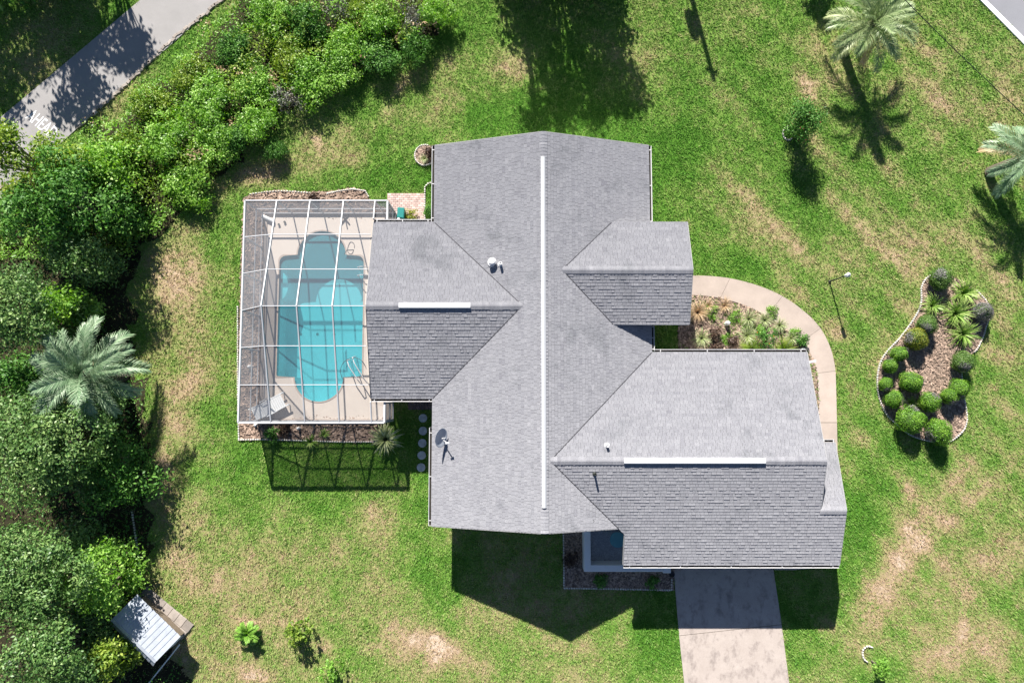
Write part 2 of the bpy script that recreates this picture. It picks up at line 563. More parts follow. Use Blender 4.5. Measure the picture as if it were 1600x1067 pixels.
def np_mesh(name, verts, nper, mats, tint, matidx=None):
    """verts (F*nper, 3), independent faces of nper corners"""
    verts = np.asarray(verts, dtype=np.float32).reshape(-1, 3)
    nv = len(verts); nf = nv // nper
    me = bpy.data.meshes.new(name)
    me.vertices.add(nv)
    me.vertices.foreach_set("co", verts.ravel())
    me.loops.add(nv)
    me.loops.foreach_set("vertex_index", np.arange(nv, dtype=np.int32))
    me.polygons.add(nf)
    me.polygons.foreach_set("loop_start", np.arange(0, nv, nper, dtype=np.int32))
    me.polygons.foreach_set("loop_total", np.full(nf, nper, dtype=np.int32))
    for mm in (mats if isinstance(mats, (list, tuple)) else [mats]):
        me.materials.append(mm)
    if matidx is not None:
        me.polygons.foreach_set("material_index", np.asarray(matidx, dtype=np.int32))
    at = me.attributes.new("tint", 'FLOAT', 'FACE')
    at.data.foreach_set("value", np.asarray(tint, dtype=np.float32))
    me.update(calc_edges=True)
    return me


# ------------------------------------------------------------------ numpy noise and polygons
_TAB = np.random.default_rng(5).random((256, 256)).astype(np.float32)


def vnoise(x, y, s, seed=0):
    x = np.asarray(x) / s + 37.7 * seed + 500; y = np.asarray(y) / s + 91.3 * seed + 500
    xi = np.floor(x).astype(int); yi = np.floor(y).astype(int)
    fx = x - xi; fy = y - yi
    fx = fx * fx * (3 - 2 * fx); fy = fy * fy * (3 - 2 * fy)
    g = lambda a, b: _TAB[a % 256, b % 256]
    return (g(xi, yi) * (1 - fx) + g(xi + 1, yi) * fx) * (1 - fy) + (g(xi, yi + 1) * (1 - fx) + g(xi + 1, yi + 1) * fx) * fy


def fbm(x, y, s, o=4, seed=0):
    t = 0; a = 1; n = 0
    for k in range(o):
        t = t + a * vnoise(x, y, s / 2 ** k, seed + k); n += a; a *= 0.6
    return t / n


def inside(poly, x, y):
    r = np.zeros(len(x), dtype=bool)
    n = len(poly)
    for i in range(n):
        x1, y1 = poly[i]; x2, y2 = poly[(i + 1) % n]
        if y1 == y2:
            continue
        c = ((y1 > y) != (y2 > y)) & (x < (x2 - x1) * (y - y1) / (y2 - y1) + x1)
        r ^= c
    return r


def smooth_closed(pts, n=8):
    """Catmull-Rom through the points"""
    out = []
    k = len(pts)
    for i in range(k):
        p0, p1, p2, p3 = (Vector((*pts[(i + j) % k], 0)) for j in (-1, 0, 1, 2))
        for q in range(n):
            t = q / n
            v = 0.5 * ((2 * p1) + (p2 - p0) * t + (2 * p0 - 5 * p1 + 4 * p2 - p3) * t * t + (3 * p1 - p0 - 3 * p2 + p3) * t ** 3)
            out.append((v.x, v.y))
    return out


def smooth_open(pts, n=8):
    out = []
    k = len(pts)
    g = lambda i: Vector((*pts[max(0, min(k - 1, i))], 0))
    for i in range(k - 1):
        p0, p1, p2, p3 = g(i - 1), g(i), g(i + 1), g(i + 2)
        for q in range(n):
            t = q / n
            v = 0.5 * ((2 * p1) + (p2 - p0) * t + (2 * p0 - 5 * p1 + 4 * p2 - p3) * t * t + (3 * p1 - p0 - 3 * p2 + p3) * t ** 3)
            out.append((v.x, v.y))
    out.append(tuple(pts[-1]))
    return out


def resample(pts, step):
    out = [pts[0]]
    acc = 0.0
    for a, b in zip(pts, pts[1:]):
        a = Vector(a); b = Vector(b); L = (b - a).length
        d = step - acc
        while d <= L:
            out.append(tuple(a + (b - a) * (d / L))); d += step
        acc = (acc + L) % step if L else acc
    return out


# ------------------------------------------------------------------ layout (plan outlines on the ground)
ISLAND = smooth_closed(UP([(1459, 428), (1440, 446), (1437, 480), (1412, 520), (1378, 560), (1370, 600), (1380, 640), (1402, 664), (1430, 683), (1475, 691), (1500, 677), (1510, 655), (1504, 610), (1503, 570), (1526, 545), (1540, 510), (1545, 480), (1520, 450), (1490, 434)]), 6)
WALK_OUT = smooth_open(UP([(1060, 431), (1100, 431), (1140, 435), (1180, 445), (1215, 459), (1248, 480), (1277, 507), (1295, 538), (1304, 572), (1306, 610), (1307, 650), (1308, 700), (1308, 730)]), 5)
WALK_IN = smooth_open(UP([(1060, 462), (1095, 462), (1125, 466), (1160, 476), (1192, 491), (1221, 510), (1247, 530), (1265, 553), (1275, 577), (1278, 610), (1279, 650), (1280, 700), (1280, 730)]), 5)
FRONT_BED = WALK_IN + UP([(1262, 735), (1240, 620), (1240, 560), (1060, 560)])
DRIVE = UP([(1051, 868), (1205, 868), (1232, 1067), (1250, 1200), (1082, 1200), (1067, 1067)])
PAD = UP([(1206, 860), (1300, 860), (1296, 878), (1275, 887), (1240, 890), (1209, 890)])
COURT_BED = UP([(880, 815), (881, 918), (955, 919), (1052, 922), (1052, 870), (900, 815)])
POOL_BED = [U(392, 303), U(430, 297), U(480, 300), U(520, 299), U(550, 294), U(572, 298), U(578, 312), (-5.9, 8.95), (-5.9, 8.6), (-12.0, 8.6), (-12.0, -1.0), (-6.1, -1.0), U(603, 690), U(540, 690), U(470, 686), U(420, 687), U(374, 686), U(372, 600), U(374, 500), U(377, 400), U(381, 310)]
ROUND_BED = [(U(664, 243)[0] + 0.5 * math.cos(a * math.pi / 12), U(664, 243)[1] + 0.52 * math.sin(a * math.pi / 12)) for a in range(24)]
PATIO = UP([(603, 303), (663, 303), (665, 352), (603, 352)])
DECKRECT = [(-12.05, -1.18), (-5.72, -1.18), (-5.72, 8.84), (-12.05, 8.84)]
ROAD_W = UP([(-140, 300), (25, 164), (220, 0), (330, -95), (470, -115), (347, 0), (205, 125), (122, 200), (20, 292), (-60, 370)])
ROAD_E = UP([(1537, 0), (1600, 62), (1700, 165), (1900, 165), (1900, -300), (1300, -300), (1440, -110)])
FOREST = UP([(400, -20), (330, 60), (255, 130), (205, 165), (150, 215), (60, 275), (-200, 420), (-200, 1300), (300, 1300), (295, 1067), (255, 985), (215, 905), (245, 860), (232, 780), (225, 690), (230, 640), (212, 560), (205, 480), (210, 400), (245, 365), (300, 320), (345, 270), (400, 235), (425, 190), (500, 140), (560, 115), (620, 85), (680, 45), (705, -20)])
_jr = random.Random(19)
FOREST = [(p[0] + _jr.uniform(-.38, .38), p[1] + _jr.uniform(-.38, .38)) if abs(p[0]) < 26 else p for p in resample(FOREST + FOREST[:1], .45)]
HOUSE_FOOT = [(-3.1, -5.3), (5.8, -5.3), (5.8, -6.9), (13.8, -6.9), (13.8, 1.5), (5.8, 1.5), (5.8, 10.9), (-3.1, 10.9), (-3.1, 7.4), (-5.8, 7.4), (-5.8, 0.3), (-3.1, 0.3)]

DRY = [  # survey x, y, radius along, radius across, angle, how dry (negative = lush)
    (1180, 330, 95, 36, 62, .55), (1150, 180, 80, 22, 58, .45), (1105, 80, 70, 16, 55, .4), (1180, 95, 60, 14, 45, .3), (1258, 128, 28, 18, 70, .7), (1275, 70, 40, 16, 60, .45),
    (1485, 160, 70, 45, 50, .5), (1450, 80, 40, 20, 45, .3), (1330, 340, 60, 18, 48, .4), (1430, 300, 120, 18, 45, .3), (1300, 260, 90, 14, 48, .3), (1250, 390, 40, 20, 45, .4), (1560, 430, 60, 20, 45, .45),
    (1400, 380, 120, 14, 45, .25), (1575, 560, 40, 40, 0, .35), (1560, 640, 50, 30, 0, .4), (1540, 760, 90, 13, -42, .6), (1500, 745, 60, 12, -42, .35), (1430, 850, 120, 32, -50, .6), (1385, 900, 90, 30, -45, .5), (1350, 985, 50, 25, -40, .5),
    (1500, 1000, 60, 16, -70, .55), (1470, 890, 60, 14, -55, .45), (1450, 1030, 60, 20, -70, .4), (1420, 760, 50, 12, 75, .4), (1410, 800, 40, 16, -70, .4), (1560, 880, 60, 30, -40, .35), (1560, 1020, 50, 50, 0, .35), (1345, 680, 20, 14, 50, .4),
    (620, 143, 26, 10, -60, .75), (607, 175, 24, 14, -40, .5), (640, 120, 30, 14, -30, .4), (700, 100, 40, 16, -40, .45), (690, 170, 50, 20, -50, .3), (480, 250, 60, 22, 10, .45), (420, 275, 50, 18, -5, .6), (545, 245, 40, 20, 0, .45), (390, 260, 30, 18, -30, .5), (497, 225, 16, 8, 50, .6), (350, 300, 30, 20, -40, .5),
    (255, 430, 60, 30, 80, .45), (300, 440, 50, 22, 70, .4), (270, 510, 50, 40, 90, .55), (300, 610, 70, 22, 88, .6), (265, 640, 60, 22, 90, .5), (255, 740, 60, 16, 85, .6), (300, 800, 60, 30, 60, .5), (275, 850, 50, 25, 70, .55), (360, 420, 60, 12, 90, .35),
    (390, 972, 22, 9, 10, .9), (450, 972, 30, 8, 0, .5), (505, 1010, 22, 10, 50, .6), (600, 960, 60, 30, 20, .4), (690, 1005, 40, 20, 20, .6), (640, 1000, 50, 25, 30, .5), (585, 1010, 40, 16, 30, .55), (720, 1030, 40, 20, 10, .45), (610, 910, 40, 20, 20, .4), (400, 1055, 30, 14, 0, .7), (330, 900, 60, 40, 0, .3), (600, 800, 50, 30, 0, .35), (500, 860, 90, 40, 0, .3), (870, 1010, 60, 20, 0, .3), (980, 1020, 40, 30, 0, .25), (900, 1050, 60, 20, 0, .3), (1310, 524, 22, 12, 0, .6), (810, 105, 20, 30, 90, .45), (1275, 60, 20, 8, 60, .4),
    (900, 180, 120, 40, 0, -.3), (1050, 240, 60, 110, 60, -.35), (1010, 290, 20, 60, 0, -.3), (1250, 330, 60, 30, 45, -.3), (1340, 820, 28, 60, 0, -.45), (1320, 940, 20, 60, 0, -.3), (600, 270, 70, 30, 0, -.3), (760, 180, 50, 30, 0, -.3), (1560, 930, 40, 30, 0, -.3), (1180, 420, 60, 30, 20, -.25), (1340, 560, 16, 120, 0, -.15), (1440, 250, 40, 20, 45, -.2), (700, 900, 40, 80, 90, -.25), (1020, 1000, 40, 40, 0, -.3), (330, 640, 20, 60, 90, -.2), (650, 790, 40, 16, 0, -.25), (1560, 30, 60, 30, 45, -.15),
]
DRY_W = []
for (u, v, a, b, g, k) in DRY:
    c = U(u, v)
    DRY_W.append((c[0], c[1], a * PX, b * PX, -math.radians(g), k))


def dryness(x, y):
    d = 0.29 + 0.7 * (fbm(x, y, 3.2, 5, 3) - 0.5) + 0.42 * (fbm(x, y, 0.8, 3, 9) - 0.5)
    south = np.clip((-4 - y) / 6, 0, 1) * np.clip((2 - x) / 8 + .6, 0, 1)
    d = d + 0.16 * south + 0.10 * np.clip((x - 15) / 6, 0, 1) + 0.07 * np.clip((-12.5 - x) / 2, 0, 1)
    wob = 0.8 + 0.7 * fbm(x, y, 1.1, 3, 21)
    for (cx, cy, a, b, g, k) in DRY_W:
        ca, sa = math.cos(g), math.sin(g)
        u = ((x - cx) * ca + (y - cy) * sa) / a
        v = (-(x - cx) * sa + (y - cy) * ca) / b
        d = d + k * (0.52 if k > 0 else .9) * np.exp(-(u * u + v * v) * wob)
    # faint mower tracks running with the road on the east side
    tr = np.sin((x * 0.72 + y * 0.70) * 4.2 + 2.0 * fbm(x, y, 5, 2, 31))
    d = d + 0.08 * tr * np.clip((x - 7) / 6, 0, 1) * fbm(x, y, 3.5, 3, 37) * 1.6
    return np.clip(d, 0, 1.2)


# ------------------------------------------------------------------ ground
def make_lawn():
    gx = np.concatenate([[-400, -200, -100, -60, -40], np.arange(-30, 30.01, 0.16), [40, 60, 100, 200, 400]])
    gy = np.concatenate([[-400, -200, -100, -50, -30], np.arange(-18, 24.01, 0.16), [32, 50, 100, 200, 400]])
    X, Y = np.meshgrid(gx, gy)
    nx, ny = len(gx), len(gy)
    x, y = X.ravel(), Y.ravel()
    z = 0.05 * (fbm(x, y, 2.2, 3, 50) - 0.5) * 0.4 - 0.02
    co = np.stack([x, y, z], 1).astype(np.float32)
    idx = np.arange(nx * ny).reshape(ny, nx)
    q = np.stack([idx[:-1, :-1], idx[:-1, 1:], idx[1:, 1:], idx[1:, :-1]], -1).reshape(-1, 4)
    c = co[q].mean(1)
    hole = (c[:, 0] > -11.8) & (c[:, 0] < -6.8) & (c[:, 1] > -0.75) & (c[:, 1] < 8.5)
    q = q[~hole]
    me = bpy.data.meshes.new("lawn")
    me.vertices.add(len(co)); me.vertices.foreach_set("co", co.ravel())
    me.loops.add(q.size); me.loops.foreach_set("vertex_index", q.ravel().astype(np.int32))
    me.polygons.add(len(q))
    me.polygons.foreach_set("loop_start", np.arange(0, q.size, 4, dtype=np.int32))
    me.polygons.foreach_set("loop_total", np.full(len(q), 4, dtype=np.int32))
    me.polygons.foreach_set("use_smooth", np.ones(len(q), dtype=bool))
    me.materials.append(M['lawn'])
    at = me.attributes.new("dry", 'FLOAT', 'POINT')
    at.data.foreach_set("value", dryness(x, y).astype(np.float32))
    me.update(calc_edges=True)
    return tag(link("lawn", me), "mown lawn with green and straw-dry patches all round the house", kind='structure')


make_lawn()


def sheet(name, poly, z, mat, label, thick=0.12, holes=(), kind='structure'):
    b = MB()
    b.prism(poly, z - thick, z, holes=holes)
    return tag(b.build(name, mat), label, kind=kind)


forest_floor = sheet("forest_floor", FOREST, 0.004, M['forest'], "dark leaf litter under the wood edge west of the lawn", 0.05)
road_w = sheet("road", ROAD_W, 0.02, M['asphalt'], "pale asphalt lane crossing the upper left corner")
road_e = sheet("road", ROAD_E, 0.02, M['asphalt2'], "grey road in the upper right corner behind a white edge line")
b = MB()
e0 = [U(1440, -97), U(1530, 0), U(1600, 71), U(1700, 178)]
e1 = [U(1447, -103), U(1537, -2), U(1606, 66), U(1706, 172)]
b.prism(e0 + e1[::-1], -0.05, 0.05)
b.build("kerb", M['marking'], road_e)
# broken asphalt rim between the lane and the verge
b = MB()
pp = resample(UP([(350, -2), (270, 62), (205, 125), (122, 200)]), 0.22)
for i, p in enumerate(pp):
    b.bev((p[0] + random.uniform(-.05, .05), p[1] + random.uniform(-.06, .06), 0.02), (0.26, 0.16, 0.07), 0.75 + random.uniform(-.3, .3), 0.02, t=random.random())
tag(b.build("asphalt_crumbs", M['slab'], road_w), kind='stuff')
# AHEAD painted across the lane
fc = bpy.data.curves.new("road_lettering", 'FONT')
fc.body = "AHEAD"
fc.size = 1.0
fc.align_x = 'CENTER'; fc.align_y = 'CENTER'
fc.extrude = 0.002
fc.space_character = 1.0
fo = bpy.data.objects.new("road_lettering", fc)
COL.objects.link(fo)
fc.materials.append(M['marking'])
p0 = U(66, 195)
fo.location = (p0[0], p0[1], 0.026)
ang = math.atan2(-(862 - 725), (345 - 175))
fo.rotation_euler = (0, 0, ang)
fo.scale = (0.52, 0.9, 1)
fc.offset = 0.004
fo.parent = road_w

# driveway slabs, walkway slabs
drive = tag(thing("driveway", "wide stained concrete driveway running from the garage to the bottom edge", None, (*U(1130, 960), 0)), kind='structure')


def lerp(a, b, t):
    return (a[0] + (b[0] - a[0]) * t, a[1] + (b[1] - a[1]) * t)


d_l = [U(1050, 862), U(1061, 992.5), U(1085, 1215)]
d_r = [U(1204, 862), U(1221, 975), U(1252, 1215)]
for k in range(2):
    b = MB()
    a0, a1 = d_l[k], d_l[k + 1]; c0, c1 = d_r[k], d_r[k + 1]
    g = 0.012
    b.prism([(a0[0], a0[1] - g), (a1[0], a1[1] + g), (c1[0], c1[1] + g), (c0[0], c0[1] - g)], -0.08, 0.03)
    b.build("slab", M['driveway'], drive)
walk = tag(thing("walkway", "curved pale concrete path from the entry porch round the front planting bed", None, (*U(1290, 600), 0)), kind='structure')
nW = len(WALK_OUT)
cuts = [0, 10, 21, 31, 41, 51, nW - 1]
for k in range(len(cuts) - 1):
    b = MB()
    o = WALK_OUT[cuts[k]:cuts[k + 1] + 1]; i_ = WALK_IN[cuts[k]:cuts[k + 1] + 1]
    if k:
        o = [lerp(o[0], o[1], 0.06)] + o[1:]; i_ = [lerp(i_[0], i_[1], 0.06)] + i_[1:]
    b.prism(i_ + o[::-1], -0.06, 0.035, t=random.random())
    b.build("slab", M['concrete'], walk)
sheet("concrete_pad", PAD, 0.025, M['concrete'], "small concrete pad with a rounded corner beside the driveway under the garage eave")
sheet("planting_bed", ISLAND, 0.012, M['mulch2'], "kidney-shaped mulch bed of clipped bushes on the east lawn", 0.05)
sheet("planting_bed", FRONT_BED, 0.010, M['mulch'], "planting bed between the entry porch, the curved path and the garage", 0.05)
sheet("planting_bed", COURT_BED, 0.010, M['mulch'], "shaded mulch bed round the walled courtyard", 0.05)
pool_hole_bed = [(-11.9, -0.9), (-6.6, -0.9), (-6.6, 8.55), (-11.9, 8.55)]
sheet("planting_bed", POOL_BED, 0.010, M['mulch'], "narrow mulch bed round three sides of the pool enclosure", 0.05)
sheet("planting_bed", ROUND_BED, 0.012, M['mulch2'], "tiny round mulch bed at the corner of the house", 0.05)

# loose mulch chips over the beds
def chips(poly, n, z, size=0.06, clear=None):
    xs = [p[0] for p in poly]; ys = [p[1] for p in poly]
    x = RNG.uniform(min(xs), max(xs), n * 2); y = RNG.uniform(min(ys), max(ys), n * 2)
    k = inside(poly, x, y)
    if clear is not None:
        k &= ~inside(clear, x, y)
    x, y = x[k][:n], y[k][:n]
    n = len(x)
    a = RNG.uniform(0, 6.28, n); L = size * RNG.uniform(.5, 1.5, n); W = L * RNG.uniform(.25, .6, n)
    ti = RNG.uniform(-.5, .5, (n, 2))
    ca, sa = np.cos(a), np.sin(a)
    P = np.zeros((n, 4, 3), np.float32)
    for j, (s1, s2) in enumerate(((-1, -1), (1, -1), (1, 1), (-1, 1))):
        P[:, j, 0] = x + s1 * L * ca - s2 * W * sa
        P[:, j, 1] = y + s1 * L * sa + s2 * W * ca
        P[:, j, 2] = z + 0.03 + s1 * L * ti[:, 0] * .5 + s2 * W * ti[:, 1] * .5 + RNG.uniform(0, .02, n)
    return P.reshape(-1, 3), RNG.random(n)


cv, ct = [], []
for args in ((ISLAND, 5000, .012), (FRONT_BED, 4500, .01), (COURT_BED, 2500, .01, .06, [(3.45, -7.8), (9, -7.8), (9, -4), (3.45, -4)]), (POOL_BED, 6000, .01, .06, pool_hole_bed), (ROUND_BED, 250, .012)):
    p, t = chips(*args)
    cv.append(p); ct.append(t)
tag(link("mulch_chips", np_mesh("mulch_chips", np.concatenate(cv), 4, M['chip'], np.concatenate(ct))), "loose bark and dry leaf litter strewn over the planting beds", kind='stuff')

# ------------------------------------------------------------------ pool and deck
PXC, PR = -9.30, 1.24


def pool_outline(off=0.0):
    x0, x1, y0, y1 = -11.42 - off, -7.17 + off, 0.85 - off, 6.86 + off
    r = 0.32
    P = []
    def arc(cx, cy, rr, a0, a1, n):
        for i in range(n + 1):
            a = math.radians(a0 + (a1 - a0) * i / n)
            P.append((cx + rr * math.cos(a), cy + rr * math.sin(a)))
    arc(x0 + 0.06, y0 + 0.06, 0.06, 180, 270, 3)
    R = PR + off
    arc(PXC, 0.87, R, 180, 360, 22)
    arc(x1 - 0.06, y0 + 0.06, 0.06, 270, 360, 3)
    arc(x1 - r, y1 - r, r, 0, 90, 6)
    arc(PXC, 6.84, R, 0, 180, 22)
    arc(x0 + r, y1 - r, r, 90, 180, 6)
    return P


POOL = pool_outline()
deck = tag(thing("pool_deck", "beige coated concrete deck round the swimming pool", None, (-9, 4, 0)), kind='structure')
b = MB()
b.prism([(-12.02, -1.15), (-5.75, -1.15), (-5.75, 8.80), (-12.02, 8.80)], -0.1, 0.06, holes=[pool_outline(0.0)[::-1]])
b.build("slab", M['deck'], deck)
b = MB()
for (cx, cy, sx, sy) in ((-12.06, 3.83, .10, 10.1), (-8.9, 8.86, 6.4, .10), (-8.9, -1.21, 6.4, .10)):
    b.box((cx, cy, 0.02), (sx, sy, 0.20))
b.build("curb", M['concrete'], deck)

pool = thing("swimming_pool", "Roman-ended swimming pool of turquoise water inside the screen enclosure", "swimming pool", (PXC, 3.8, 0))
b = MB()
n = len(POOL)
DEP = 1.45
vs = [(p[0], p[1], 0.055) for p in POOL] + [(p[0], p[1], -DEP) for p in POOL]
fs = []
for i in range(n):
    j = (i + 1) % n
    fs.append((i, j, j + n, i + n))
for a, c, d in tessellate_polygon([[Vector((p[0], p[1], 0)) for p in POOL]]):
    fs.append((a + n, c + n, d + n))
b.add(vs, fs)
b.build("basin", M['plaster'], pool)
b = MB()
b.prism(pool_outline(0.0), 0.0601, 0.075, holes=[pool_outline(-0.07)[::-1]])
b.build("coping", M['concrete'], pool)
b = MB()
fs = [t for t in tessellate_polygon([[Vector((p[0], p[1], 0)) for p in POOL]])]
fs = [(a, c, d) if ((POOL[c][0] - POOL[a][0]) * (POOL[d][1] - POOL[a][1]) - (POOL[c][1] - POOL[a][1]) * (POOL[d][0] - POOL[a][0])) > 0 else (d, c, a) for a, c, d in fs]
b.add([(p[0], p[1], -0.06) for p in POOL], fs)
tag(b.build("water", M['water'], pool))
# submerged steps and bench
b = MB()
b.prism([(-7.18 + 0 * i, 1.0) for i in range(1)] + [(-7.18 + 1.1 * math.cos(a), 1.75 + 0.95 * math.sin(a)) for a in np.linspace(-1.5708, -4.712, 14)], -1.44, -0.35)
b.build("entry_step", M['plaster'], pool)
b = MB()
b.prism([(-11.4, 4.7)] + [(-11.41 + 0.42 * math.cos(a), 5.35 + 0.7 * math.sin(a)) for a in np.linspace(-1.5708, 1.5708, 12)], -1.44, -0.2)
b.build("bench_step", M['plaster'], pool)
for (u, v) in ((470, 522), (496, 522), (522, 522), (456, 405)):
    b = MB()
    p = U(u, v, -DEP)
    b.lathe([(0.07, -DEP + .003), (0.06, -DEP + .03)], (p[0], p[1], 0), 10)
    b.build("drain", M['dark'], pool)
b = MB()
b.tube([(-7.6, 1.9, -0.3), (-7.6, 1.8, 0.55), (-7.45, 1.5, .75), (-7.05, .85, .72), (-6.9, .6, .5), (-6.88, .55, 0.06)], 0.024, 8)
b.tube([(-7.85, 1.75, -0.3), (-7.85, 1.65, 0.55), (-7.7, 1.35, .75), (-7.3, .75, .72), (-7.15, .5, .5), (-7.13, .45, 0.06)], 0.024, 8)
tag(b.build("handrail", M['white']), "white metal handrail over the steps at the pool's lower right corner", "handrail")
b = MB()
for yy in (5.75, 6.15):
    b.tube([(-7.45, yy, -.6), (-7.45, yy, .45), (-7.3, yy, .62), (-7.02, yy, .62), (-6.9, yy, .45), (-6.9, yy, .06)], 0.02, 8)
for zz in (-.25, -.5):
    b.beam((-7.45, 5.75, zz), (-7.45, 6.15, zz), .08, .02)
tag(b.build("pool_ladder", M['white']), "metal pool ladder on the house side of the pool", "ladder")

# ------------------------------------------------------------------ screen enclosure
XW, XE, YS, YN, ZC, YR, ZR = -12.22, -5.70, -1.21, 8.88, 2.32, 3.82, 3.90
BEAMX = [-10.76, -9.24, -7.71, -6.27]
ROWS = [YN, 7.19, 5.51, YR, 2.14, 0.46, YS]


def zc(y):
    return ZR - (ZR - ZC) * abs(y - YR) / (YN - YR if y > YR else YR - YS)


cage = thing("pool_enclosure", "white framed screen enclosure over the swimming pool", "screen enclosure", (-9, 3.8, 0))


def cbeam(name, p, q, w=.06, h=.10):
    b = MB()
    b.beam(p, q, w, h)
    return b.build(name, M['white'], cage)


def panel(pts):
    b = MB()
    b.add(pts, [tuple(range(len(pts)))])
    return b.build("screen_panel", M['screen'], cage)


for k, x in enumerate(BEAMX):
    if k < 3:
        cbeam("beam", (x, YN, ZC), (x, YR + .0, ZR), .046, .12); cbeam("beam", (x, YR, ZR), (x, YS, ZC), .046, .12)
    else:
        cbeam("beam", (x, YN, ZC), (x, 7.95, zc(7.95)), .046, .12); cbeam("beam", (x, -.28, zc(-.28)), (x, YS, ZC), .046, .12)
for k, y in enumerate(ROWS[1:-1]):
    xs = [XW] + BEAMX[:3] + [-6.33]
    for i in range(4):
        za = ZC if i == 0 else zc(y)
        cbeam("purlin", (xs[i], y, za), (xs[i + 1], y, zc(y)), .034, .05)
cbeam("eave_beam", (XW, YN, ZC), (XE, YN, ZC), .055, .12)
cbeam("eave_beam", (XW, YS, ZC), (XE, YS, ZC), .08, .12)
cbeam("eave_beam", (XW, YN, ZC), (XW, YS, ZC), .07, .12)
cbeam("eave_beam", (XE, YN, ZC), (XE, 7.95, ZC), .085, .1)
cbeam("eave_beam", (XE, YS, ZC), (XE, -.3, ZC), .085, .1)
b = MB()
for k in range(6):
    y0, y1 = ROWS[k], ROWS[k + 1]
    panel([(XW, y0, ZC), (BEAMX[0], y0, zc(y0)), (BEAMX[0], y1, zc(y1)), (XW, y1, ZC)])
    for i in range(3):
        xa, xb = BEAMX[i], min(BEAMX[i + 1], -6.33)
        panel([(xa, y0, zc(y0)), (xb, y0, zc(y0)), (xb, y1, zc(y1)), (xa, y1, zc(y1))])
panel([(-6.27, YN, ZC), (XE, YN, ZC), (XE, 7.95, ZC), (-6.27, 7.95, ZC + .1)])
panel([(-6.27, YS, ZC), (-6.27, -.3, ZC + .1), (XE, -.3, ZC), (XE, YS, ZC)])
ZB = 0.12
wall_y = ROWS
for y in wall_y:
    cbeam("post", (XW, y, 0.02), (XW, y, ZC - .06), .05, .05)
for yy in (YN, YS):
    for x in BEAMX + [XE]:
        cbeam("post", (x, yy, 0.02), (x, yy, ZC - .06), .05, .05)
for z, nm in ((0.95, "chair_rail"), (0.16, "base_rail")):
    cbeam(nm, (XW, YS, z), (XW, YN, z), .04, .05)
    cbeam(nm, (XW, YN, z), (XE, YN, z), .04, .05)
    cbeam(nm, (XW, YS, z), (XE, YS, z), .04, .05)
    cbeam(nm, (XE, YN, z), (XE, 7.6, z), .04, .05)
for k in range(6):
    y0, y1 = ROWS[k], ROWS[k + 1]
    panel([(XW, y0, ZB), (XW, y1, ZB), (XW, y1, ZC), (XW, y0, ZC)])
xs = [XW] + BEAMX + [XE]
for yy in (YN, YS):
    for i in range(5):
        panel([(xs[i], yy, ZB), (xs[i + 1], yy, ZB), (xs[i + 1], yy, ZC), (xs[i], yy, ZC)])
panel([(XE, YN, ZB), (XE, 7.5, ZB), (XE, 7.5, ZC), (XE, YN, ZC)])
# screen door on the south-east return
b = MB()
for p, q in (((XE, -1.15, .1), (XE, -1.15, 2.15)), ((XE, -.35, .1), (XE, -.35, 2.15)), ((XE, -1.15, 2.15), (XE, -.35, 2.15)), ((XE, -1.15, 1.0), (XE, -.35, 1.0)), ((XE, -1.15, .15), (XE, -.35, .15))):
    b.beam(p, q, .07, .07)
dr = b.build("door", M['white'], cage)
b = MB(); b.add([(XE, -1.15, .15), (XE, -.35, .15), (XE, -.35, 2.15), (XE, -1.15, 2.15)], [(0, 1, 2, 3)]); b.build("screen", M['screen'], dr)
b = MB(); b.tube([(XE + .04, -1.05, 1.0), (XE + .09, -1.05, 1.02), (XE + .09, -.97, 1.02)], .012, 6); b.build("handle", M['dark'], dr)

# ------------------------------------------------------------------ house
SL = 0.336
ZE = 2.5
house = thing("house", "single-storey house with a sprawling grey shingle roof of crossing gables", "house", (1.36, 2, 0))
MX0, MX1, MXR, MY0, MY1 = -3.52, 6.24, 1.36, -5.71, 11.40
zmain = lambda x: ZE + SL * (4.88 - abs(x - MXR))
WY, WX0, WH = 3.845, -6.28, 3.975
GY, GX1, GH = -2.735, 13.2, 4.635
EY, EX1, EH, EZ = 5.395, 7.80, 2.265, 3.11
PY, PX1 = -4.90, 14.30


def clip(poly, sub):
    """Sutherland-Hodgman: sub clipped to the convex polygon poly (counter-clockwise)"""
    out = sub
    n = len(poly)
    for i in range(n):
        a, b_ = poly[i], poly[(i + 1) % n]
        ex, ey = b_[0] - a[0], b_[1] - a[1]
        side = lambda p: ex * (p[1] - a[1]) - ey * (p[0] - a[0])
        res = []
        for j in range(len(out)):
            p, q = out[j], out[(j + 1) % len(out)]
            sp, sq = side(p), side(q)
            if sp >= -1e-9:
                res.append(p)
            if (sp > 1e-9 and sq < -1e-9) or (sp < -1e-9 and sq > 1e-9):
                t = sp / (sp - sq)
                res.append((p[0] + (q[0] - p[0]) * t, p[1] + (q[1] - p[1]) * t))
        out = res
        if len(out) < 3:
            return []
    return out


def ccw(p):
    a = sum(p[i][0] * p[(i + 1) % len(p)][1] - p[(i + 1) % len(p)][0] * p[i][1] for i in range(len(p)))
    return p if a > 0 else p[::-1]


